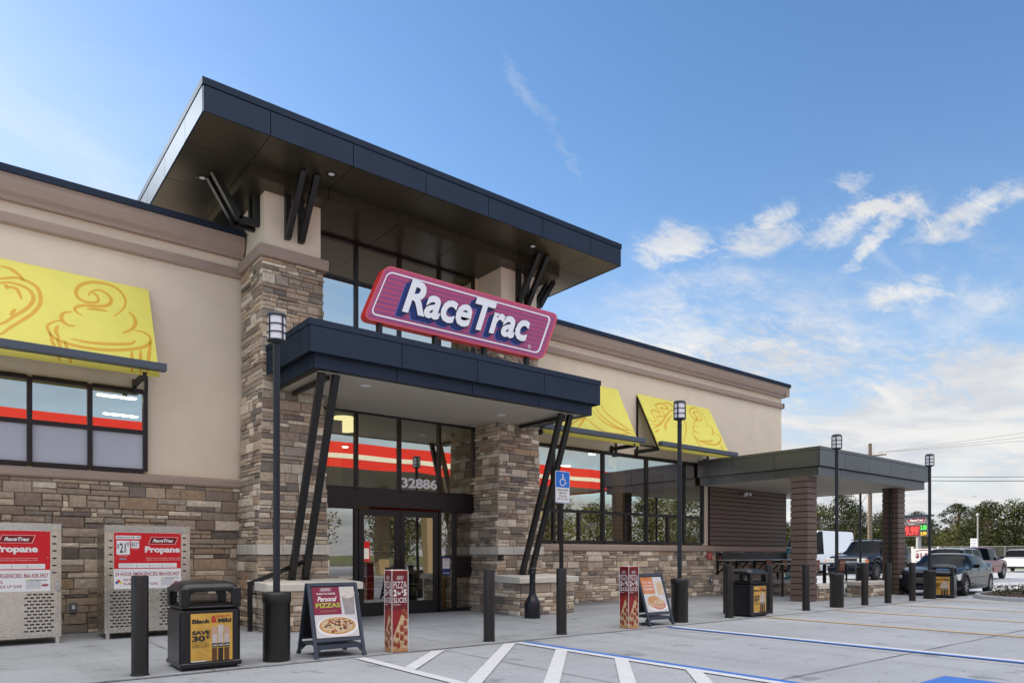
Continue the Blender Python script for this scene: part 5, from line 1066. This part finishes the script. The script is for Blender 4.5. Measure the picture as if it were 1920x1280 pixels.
vehicle('parked_suv','dark navy full size SUV behind the pavilion benches',(39.9,18.1,0),math.pi,5.15,2.02,suvp,
  [(-2.57,.8),(-2.55,1.1),(-2.45,1.5),(-2.3,1.85),(-1.9,1.93),(0,1.95),(.35,1.90),(1.15,1.28),(1.6,1.22),(2.3,1.14),(2.5,1.0),(2.57,.7)],
  [(-2.57,.75),(-2.4,1.18),(1.1,1.18),(2.3,1.06),(2.57,.69)],(-1.55,1.50),.41,(-2.62,-2.40,.28,1.18),.30,.80,None,.90,.94,(-1.5,-.55,.35),extras=ex_suv).scale=(1.1,1.1,1.1)
vehicle('white_van','tall white cargo van parked behind the dark SUV',(45.9,24.3,0),math.pi+R(0),5.9,2.05,vanp,
  [(-2.95,1.0),(-2.93,2.7),(-2.75,2.92),(1.4,2.94),(1.75,2.72),(2.35,1.45),(2.8,1.25),(2.95,.8)],
  [(-2.95,.9),(-2.8,1.45),(2.2,1.35),(2.8,1.15),(2.95,.75)],(-1.8,1.85),.37,(-2.9,-2.8,1.62,2.42),.30,.86,None,.90,.97,(),swin=(1.0,2.3),extras=lambda t,W_,L,h:mirror(t,2.0,1.5,W_,grillm)).scale=(1.12,1,1)
def ex_pick(t,W_,L,hw_):
    mb=MB(); mb.box(-L/2+.12,-.75,-W_/2+.14,W_/2-.14,.98,1.05,grillm); mb.obj('bed_liner',t)
    for s_ in(-1,1):
        mb=MB(); mb.box(-L/2-.01,-L/2+.1,min(s_*(W_/2-.03),s_*(W_/2-.2)),max(s_*(W_/2-.03),s_*(W_/2-.2)),.75,1.02,taill); mb.obj('tail_light',t)
    mirror(t,.95,1.12,W_,grillm)
PT=[(-2.7,.95),(-2.68,1.05),(-.72,1.05),(-.70,1.3),(-.58,1.70),(-.3,1.74),(.4,1.73),(.62,1.66),(1.1,1.14),(1.7,1.08),(2.4,1.0),(2.62,.85),(2.7,.6)]
PB=[(-2.7,.9),(-2.6,1.03),(-.75,1.03),(1.05,1.08),(2.4,.96),(2.7,.58)]
vehicle('maroon_pickup','maroon pickup truck driving away on the right, beyond the sedan',(44.6,14.5,0),R(2),5.4,1.8,redpp,PT,PB,(-1.65,1.72),.40,(-.76,-.56,.45,1.14),.36,.80,None,.90,.95,(.6,),extras=ex_pick)
vehicle('white_pickup','white pickup truck at the right edge beyond the maroon one',(66.0,18.4,0),R(185),5.4,1.8,vanp,PT,PB,(-1.65,1.72),.38,(-.76,-.56,.45,1.14),.34,.80,None,.90,.95,(.6,),extras=ex_pick)
vehicle('silver_suv','silver SUV of which only the roof shows above the sedan',(40.6,14.4,0),R(178),4.6,1.8,silvp,
  [(-2.3,.8),(-2.2,1.3),(-2.0,1.62),(-1.6,1.66),(.0,1.68),(.4,1.62),(1.2,1.08),(1.9,.95),(2.3,.6)],[(-2.3,.75),(-2.1,1.05),(1.2,1.0),(2.3,.58)],(-1.4,1.4),.35,(-2.25,-2.05,.35,1.22),.25,.8,None,.86,.92,(-.9,.1))
# ================================================================== planting bed, trees
leafm={}
def foliage_mat(name,c,tr=.25):
    m=mat(name,c,.7,attr='col',spec=.25); return m
leafA=foliage_mat('leaf',(.1,.1,.04)); bark=mat('bark',(.14,.10,.07),.95,nz=(5,.3),bump=(14,.8,.03))
mulch=mat('mulch',(.05,.028,.018),.95,nz=(9,.4),bump=(30,.9,.02))
def leaves(mb,c,r,n,size,cols,rn,squash=1):
    for _ in range(n):
        while 1:
            p=Vector((rn.uniform(-1,1),rn.uniform(-1,1),rn.uniform(-1,1)))
            if p.length<1: break
        p=p.normalized()*(p.length**.45); q=Vector((c[0]+p.x*r,c[1]+p.y*r,c[2]+p.z*r*squash)); a=Vector((rn.gauss(0,1),rn.gauss(0,1),rn.gauss(0,1)+.4)).normalized(); b=a.orthogonal().normalized(); b=Matrix.Rotation(rn.random()*6.28,3,a)@b; d=a.cross(b); s_=size*rn.uniform(.6,1.4)
        k=rn.uniform(.75,1.3); cc=rn.choice(cols)
        mb.add([q-b*s_,q+d*s_*.55,q+b*s_,q-d*s_*.55],[(0,1,2,3)],leafA,tuple(min(1,x*k) for x in cc))
GO=[(.060,.066,.017),(.044,.052,.014),(.082,.078,.022),(.030,.038,.012)]; GD=[(.030,.042,.013),(.040,.052,.015),(.022,.032,.011)]; GL=[(.105,.11,.026),(.078,.088,.024),(.125,.115,.034)]
def tree_mesh(h,w,seed,cols,n=46,per=62,size=.17,bare=.22,squash=.75,limb=True):
    rn=random.Random(seed); tr=MB(); th=h*(bare+.25); tr.tube([(0,0,0),(.05*h*rn.uniform(-1,1)*.4,0,th*.5),(0,.0,th),(.0,0,h*.8)],[.028*h,.022*h,.018*h,.006*h],bark,8)
    cr=MB()
    for k in range(n):
        a=rn.random()*6.283; u=rn.random(); zz_=bare+.06+(1-bare-.12)*u; env=math.sin(math.pi*min(1,.18+.80*u))**.7
        rad=w/2*env*rn.uniform(.25,.92); c=(rad*math.cos(a),rad*math.sin(a),h*zz_); r=w*.13*rn.uniform(.7,1.35)
        if limb and k%3==0: tr.tube([(0,0,th*rn.uniform(.6,1)),(c[0]*.6,c[1]*.6,c[2]*.85),c],[.010*h,.006*h,.002*h],bark,5)
        pal=cols[0] if rn.random()<.6 else cols[1]
        leaves(cr,c,r,per,size,pal,rn,squash)
    return tr,cr
protos=[]
specs=[(8.5,9.5,1,(GO,GL),95,95,.13,.06,.8),(9.0,8.0,2,(GO,GD),90,95,.13,.05,.85),(7.5,9.0,3,(GL,GO),90,95,.125,.05,.8),(10.5,7.5,4,(GD,GO),90,90,.13,.12,.8),(13,7.5,5,(GO,GD),40,80,.14,.55,.5)]
def make_tree(i,loc,rz,sc,label,name='oak_tree',grp='trees beyond the parking lot'):
    while len(protos)<=i: protos.append(None)
    if protos[i] is None:
        sp=specs[i]; tr,cr=tree_mesh(*sp[:5],per=sp[5],size=sp[6],bare=sp[7],squash=sp[8]); t=thing(name,label,'tree',loc,rz,grp); tr.obj('trunk',t); cr.obj('crown',t); protos[i]=t
    else: t=dup(protos[i],loc,rz,label); t.name=name
    t.scale=(sc,sc,sc); return t
TL=[(2,(112,66.5,0),.4,.95,'pale green oak seen just right of the slatted screen, leftmost of the row'),(0,(104,55.0,0),1.4,1.02,'olive oak between the two slatted columns, over the white van'),(3,(110,54.0,0),.4,1.05,'tall dark tree left of the wooden utility pole'),(1,(104,49.5,0),2.2,.90,'dark round tree over the SUV roof'),(0,(106,46.0,0),3.0,.86,'olive tree behind the wooden utility pole'),
(3,(108,42.5,0),1.1,.72,'dark narrow tree just right of the wooden pole'),(1,(100,38.0,0),.1,.66,'low dark tree behind the price sign pole'),(2,(98,34.6,0),2.1,.62,'small olive tree right of the price sign'),(4,(135,46.5,0),.8,.80,'flat topped pine rising behind the others, left of the last lamp post'),(4,(137,44.0,0),2.8,.74,'second flat topped pine, right of the taller one'),
(2,(92,30.8,0),.3,.72,'rounded tree straight behind the last lamp post'),(1,(90,28.0,0),1.3,.80,'bushy tree left of the thin light pole'),(0,(91,25.6,0),.5,.82,'broad oak right of the thin light pole'),(0,(92,22.8,0),2.9,.86,'tallest oak in the right group'),(2,(94,20.6,0),.2,.70,'olive oak near the right edge'),(1,(98,19.0,0),1.9,.80,'dark oak at the right edge of the picture'),(3,(100,15.5,0),.9,.7,'dark tree just outside the right edge')]
for a in TL: make_tree(*a)
# soft belt of wood behind the row, nobody could count it
rn=random.Random(77); mb=MB((120,60,0))
for k in range(420):
    u=rn.random(); x=118+22*rn.random(); y=8+u*86; h=4.0+2.6*u+1.8*rn.random(); leaves(mb,(x,y,h*rn.uniform(.12,.85)),1.7,55,.30,rn.choice((GD,GO,GD)),rn,.9)
o=mb.obj('distant_wood'); o['kind']='stuff'; o['label']='dark belt of woodland behind the row of trees'; o['category']='woodland'
# planting bed with kerb on the right
mb=MB(); BED=[(24.2,4.2),(23.9,6.2),(24.25,7.3),(25.0,8.0),(26.4,8.35),(29.5,8.3),(31,6.8),(31.2,4.2),(30,1.5),(25.5,1.5)]
def offset(P_,d):
    c=Vector((sum(p[0] for p in P_)/len(P_),sum(p[1] for p in P_)/len(P_))); return [tuple(c+(Vector(p)-c)*(1+d/ (Vector(p)-c).length)) for p in P_]
def smooth(P_,n=4):
    out=[]; N_=len(P_)
    for i in range(N_):
        p0,p1,p2,p3=[P_[(i+k-1)%N_] for k in range(4)]
        for k in range(n):
            t=k/n; out.append(tuple(.5*(2*p1[j]+(p2[j]-p0[j])*t+(2*p0[j]-5*p1[j]+4*p2[j]-p3[j])*t*t+(3*p1[j]-p0[j]-3*p2[j]+p3[j])*t**3) for j in(0,1)))
    return out
BS=smooth(BED); O_=offset(BS,.16); n=len(BS)
kv=[(a,b,-.01) for a,b in O_]+[(a,b,.09) for a,b in offset(BS,.12)]+[(a,b,.12) for a,b in offset(BS,.09)]+[(a,b,.12) for a,b in BS]+[(a,b,.06) for a,b in BS]
mb.add(kv,[(r_*n+i,r_*n+(i+1)%n,(r_+1)*n+(i+1)%n,(r_+1)*n+i) for r_ in range(4) for i in range(n)],walkm); struct(mb.obj('kerb'))
mb=MB(); mb.add([(a,b,.075) for a,b in BS],[tuple(range(n))],mulch); struct(mb.obj('planting_bed'))
rn=random.Random(8); mb=MB((27,6,.07)); 
def inside(x,y,P_):
    c=False; j=len(P_)-1
    for i in range(len(P_)):
        if (P_[i][1]>y)!=(P_[j][1]>y) and x<(P_[j][0]-P_[i][0])*(y-P_[i][1])/(P_[j][1]-P_[i][1])+P_[i][0]: c=not c
        j=i
    return c
ins=offset(BS,-.35); cnt=0
while cnt<520:
    x=rn.uniform(24,31.2); y=rn.uniform(1.5,8.4)
    if not inside(x,y,ins): continue
    cnt+=1; leaves(mb,(x,y,.16+.12*rn.random()),.20,14,.035,[(.030,.045,.016),(.05,.055,.022),(.055,.038,.020)],rn,.9)
o=mb.obj('ground_cover'); o['kind']='stuff'; o['label']='low dark shrubs filling the kerbed bed at the right edge'; o['category']='shrubs'
# ================================================================== poles, wires, signs, fence far off
timber=mat('pole_timber',(.17,.13,.095),.9,nz=(5,.25),bump=(30,.5,.01)); wirem=mat('wire',(.03,.03,.03),.6); galv=mat('galvanised',(.38,.38,.37),.5,.5)
t=thing('utility_pole','round wooden utility pole with a transformer behind the pavilion','utility pole',(60,27.25,0)); mb=MB(); mb.tube([(0,0,0),(0,0,10.6)],[.19,.14],timber,14); mb.obj('pole',t)
mb=MB(); mb.box(-.06,.06,-1.3,1.3,9.5,9.62,timber)
for k in(-1.2,-.6,.6,1.2): mb.lathe([(.04,0),(.05,.06),(.03,.16)],(0,k,9.62),milk,10)
mb.obj('crossarm',t); mb=MB(); mb.lathe([(.22,6.6),(.24,6.65),(.24,7.3),(.2,7.38)],(0,-.42,0),galv,18); mb.box(-.04,.04,-.25,.0,6.8,7.2,galv); mb.obj('transformer',t)
t=thing('utility_pole','second wooden pole far to the right outside the trees','utility pole',(78,-22,0)); mb=MB(); mb.tube([(0,0,0),(0,0,10.6)],[.19,.14],timber,14); mb.obj('pole',t)
def wire(a,b,sag,r,label):
    a=Vector(a);b=Vector(b); pts=[a.lerp(b,i/24)-Vector((0,0,sag*4*(i/24)*(1-i/24))) for i in range(25)]; mb=MB(a); mb.tube(pts,r,wirem,5); tag(mb.obj('power_line'),label,'wire','overhead wires')
wire((60,27.25,7.6),(78,-22,8.2),1.25,.026,'thick overhead cable, lower of the close pair right of the pavilion')
wire((60,27.25,7.9),(78,-22,8.4),1.20,.022,'thin overhead cable, upper of the close pair right of the pavilion')
wire((60,26.0,9.75),(78,-22,12.6),.6,.009,'overhead wire crossing the sky from the crossarm, lowest of three'); wire((60,26.6,9.75),(78,-21,13.8),.5,.009,'overhead wire crossing the sky, middle of three'); wire((60,28.4,9.75),(78,-20,15.2),.5,.009,'overhead wire crossing the sky, highest of three')
wire((100,60,6.2),(96,-20,6.6),.9,.03,'low wire running across the tree tops'); wire((60,27.2,6.9),(57,29.6,.1),0,.02,'guy wire slanting down left of the wooden pole')
wire((60,27.25,4.3),(58,64,4.4),.3,.03,'horizontal cable at van roof height left of the wooden pole')
# price pylon
t=thing('price_sign','tall roadside fuel price sign with red digits','price sign',(70,28.0,0)); Pp=PL((69.7,29.15,3.0),(0,-1,0),(0,0,1)); O_=(70,28.0,0)
W_=1.98; mb=MB(O_); mb.box(69.72,70.3,28.25-1.15,28.25+.85,3.02,4.85,mat('pylon_grey',(.12,.12,.12),.5)); mb.box(69.5,70.5,26.85,29.35,4.852,4.99,bronze); mb.obj('cabinet',t)
mb=MB(O_); mb.tube([(70,28.0,0),(70,28.0,3.02)],.22,galv,16); mb.obj('post',t)
P=PL((69.715,29.10,3.02),(0,-1,0),(0,0,1)); mb=MB(O_); ledr=mat('led_red',(.5,.02,.02),.5,emit=((1,.05,.04),.5)); ledg=mat('led_green',(.05,.5,.05),.5,emit=((.08,.9,.12),.4)); leda=mat('led_amber',(.5,.3,.02),.5,emit=((1,.5,.03),.4)); ledb=mat('led_panel_red',(.22,.01,.012),.5)
mb.rect(P,.02,.04,1.28,.98,ledb,.004); mb.text(P,'9.99',.06,.12,1.10,.80,ledr,.008,bold=.03); mb.text(P,'9',1.18,.6,.10,.28,ledr,.008)
mb.rect(P,1.36,.52,.56,.62,ink,.004); mb.text(P,'3.33',1.38,.60,.5,.42,ledg,.008,bold=.05); mb.rect(P,1.36,.03,.56,.46,ink,.004); mb.text(P,'3.99',1.38,.08,.5,.34,leda,.008,bold=.05)
mb.text(P,'Regular',.35,1.08,.5,.13,white,.006,bold=.02)
mb.poly(P,[(.18,1.28),(1.72,1.28),(1.86,1.74),(.32,1.74)],white,.004); mb.poly(P,[(.21,1.30),(1.70,1.30),(1.82,1.72),(.34,1.72)],maroon,.006); mb.text(P,'RaceTrac',.42,1.40,1.2,.22,white,.010,bold=.04,shear=.3); mb.obj('display',t); t.location.y-=.62
t=thing('thin_light_pole','slim street light pole in front of the right trees','street light',(75,24.2,0)); mb=MB(); mb.tube([(0,0,0),(0,0,5.0)],[.09,.06],galv,10); mb.obj('pole',t); mb=MB(); mb.lathe([(.05,4.9),(.13,4.95),(.15,5.1),(.06,5.2),(.001,5.22)],(0,0,0),galv,14); mb.obj('lamp',t)
t=thing('banner_sign','white banner with red figures tied between two white posts','banner',(45,17.4,0)); mb=MB((45,17.4,0))
for y in(17.95,16.55): mb=MB((45,17.4,0)); mb.box(44.95,45.05,y-.05,y+.05,0,1.82,white); mb.obj('post',t)
P=PL((44.94,17.88,.78),(0,-1,0),(0,0,1)); mb=MB((45,17.4,0)); slab(mb,P,[(0,0),(1.26,0),(1.26,.92),(0,.92)],.01,white); mb.text(P,'$1.99',.12,.32,.9,.34,pizc,.003,bold=.04); mb.text(P,'any size coffee',.12,.12,.9,.10,navy,.003); mb.ribbon(P,[(.08,.72),(.5,.84),(1.1,.76)],.05,maroon,.003); mb.obj('banner_face',t)
t=thing('road_notice','small white notice board on a post beside the thin light pole','sign',(60,19.6,0)); mb=MB((60,19.6,0)); mb.tube([(60,19.6,0),(60,19.6,2.4)],.04,galv,8); mb.obj('post',t); P=PL((59.93,19.83,1.55),(0,-1,0),(0,0,1)); mb=MB((60,19.6,0)); slab(mb,P,[(0,0),(.46,0),(.46,1.0),(0,1.0)],.02,white)
for k in range(4): mb.text(P,('FOOD','FUEL','OPEN','24 HRS')[k],.06,.78-.22*k,.34,.12,navy,.003)
mb.obj('board_face',t)
t=thing('chain_link_fence','pale chain link fence in front of the trees at the right','fence',(80,20,0)); mb=MB((80,20,0))
for k in range(16): mb=MB((80,20,0)); mb.tube([(80,14+k*1.9,0),(80,14+k*1.9,2.2)],.035,galv,6); mb.obj('fence_post',t)
mb=MB((80,20,0)); mb.tube([(80,14,2.15),(80,42.5,2.15)],.025,galv,6)
for k in range(150):
    y=14+k*.19; mb.bar((80,y,.05),(80,min(y+2.05,42.5),2.1),.012,.012,galv); mb.bar((80,y+2.05,.05),(80,y,2.1),.012,.012,galv)
mb.obj('mesh_panel',t)
# ================================================================== fuel canopy behind the photographer, seen in the glass
t=thing('fuel_canopy','red fuel canopy with a cream stripe, behind the photographer','canopy',(14,-12,0)); FO=(14,-12,0); fx0,fx1,fy0,fy1=-10,37,-18,-6
cream=mat('canopy_cream',(.80,.74,.60),.5); cred=mat('canopy_red',(.72,.03,.015),.35); cunder=mat('canopy_underside',(.20,.18,.13),.6)
mb=MB(FO)
for z0,z1,m,d in((5.85,6.32,cred,0),(6.325,6.60,cream,.02),(6.605,7.20,cred,0)):
    mb.box(fx0-d,fx1+d,fy1-.1,fy1+d,z0,z1,m); mb.box(fx0-d,fx1+d,fy0-d,fy0+.1,z0,z1,m); mb.box(fx0-d,fx0+.1,fy0+.1,fy1-.1,z0,z1,m); mb.box(fx1-.1,fx1+d,fy0+.1,fy1-.1,z0,z1,m)
mb.obj('fascia',t); mb=MB(FO); mb.box(fx0+.1,fx1-.1,fy0+.1,fy1-.1,5.95,6.0,cunder); mb.obj('deck',t)
tan=mat('canopy_column',(.36,.28,.16),.7)
for x in(-4,5,14,23,32):
    for y in(-9,-15): mb=MB(FO); mb.bbox(x-.35,x+.35,y-.35,y+.35,0,5.95,tan,.03); mb.obj('canopy_column',t)
def pump(x,y,first=[None]):
    l='fuel pump under the canopy behind the photographer'
    if first[0] is not None: return dup(first[0],(x,y,0),0,'%s, %s'%(l,''))
    q=thing('fuel_pump',l,'fuel pump',(x,y,0),0,'fuel pumps under the canopy'); first[0]=q; mb=MB(); mb.bbox(-.45,.45,-.3,.3,.15,2.1,red,.04); mb.box(-.35,.35,-.31,-.301,1.1,1.7,ink); mb.box(-.35,.35,.301,.31,1.1,1.7,white); mb.box(-1.6,1.6,-.5,.5,0,.15,walkm); mb.obj('cabinet',q); return q
for x in(1,9.5,18.5,27.5): 
    for y in(-9,): q=pump(x,y); q['label']='fuel pump under the canopy behind the photographer, seen only in the glass'
for k,(i,x,y,s_) in enumerate(((0,-14,-46,1.1),(1,-4,-44,1),(3,8,-47,1.0),(0,18,-45,1.15),(2,29,-46,1.1),(1,40,-44,1.1),(3,52,-47,1.1),(0,64,-44,1.2),(2,76,-46,1.2),(0,86,-44,1.25),(3,96,-46,1.2),(1,107,-45,1.25),(0,119,-46,1.3),(1,-26,-44,1.2))):
    q=make_tree(i,(x,y,0),k*1.3,s_,'tree across the road behind the photographer, seen only in the glass','oak_tree','trees across the road'); q['group']='trees across the road'
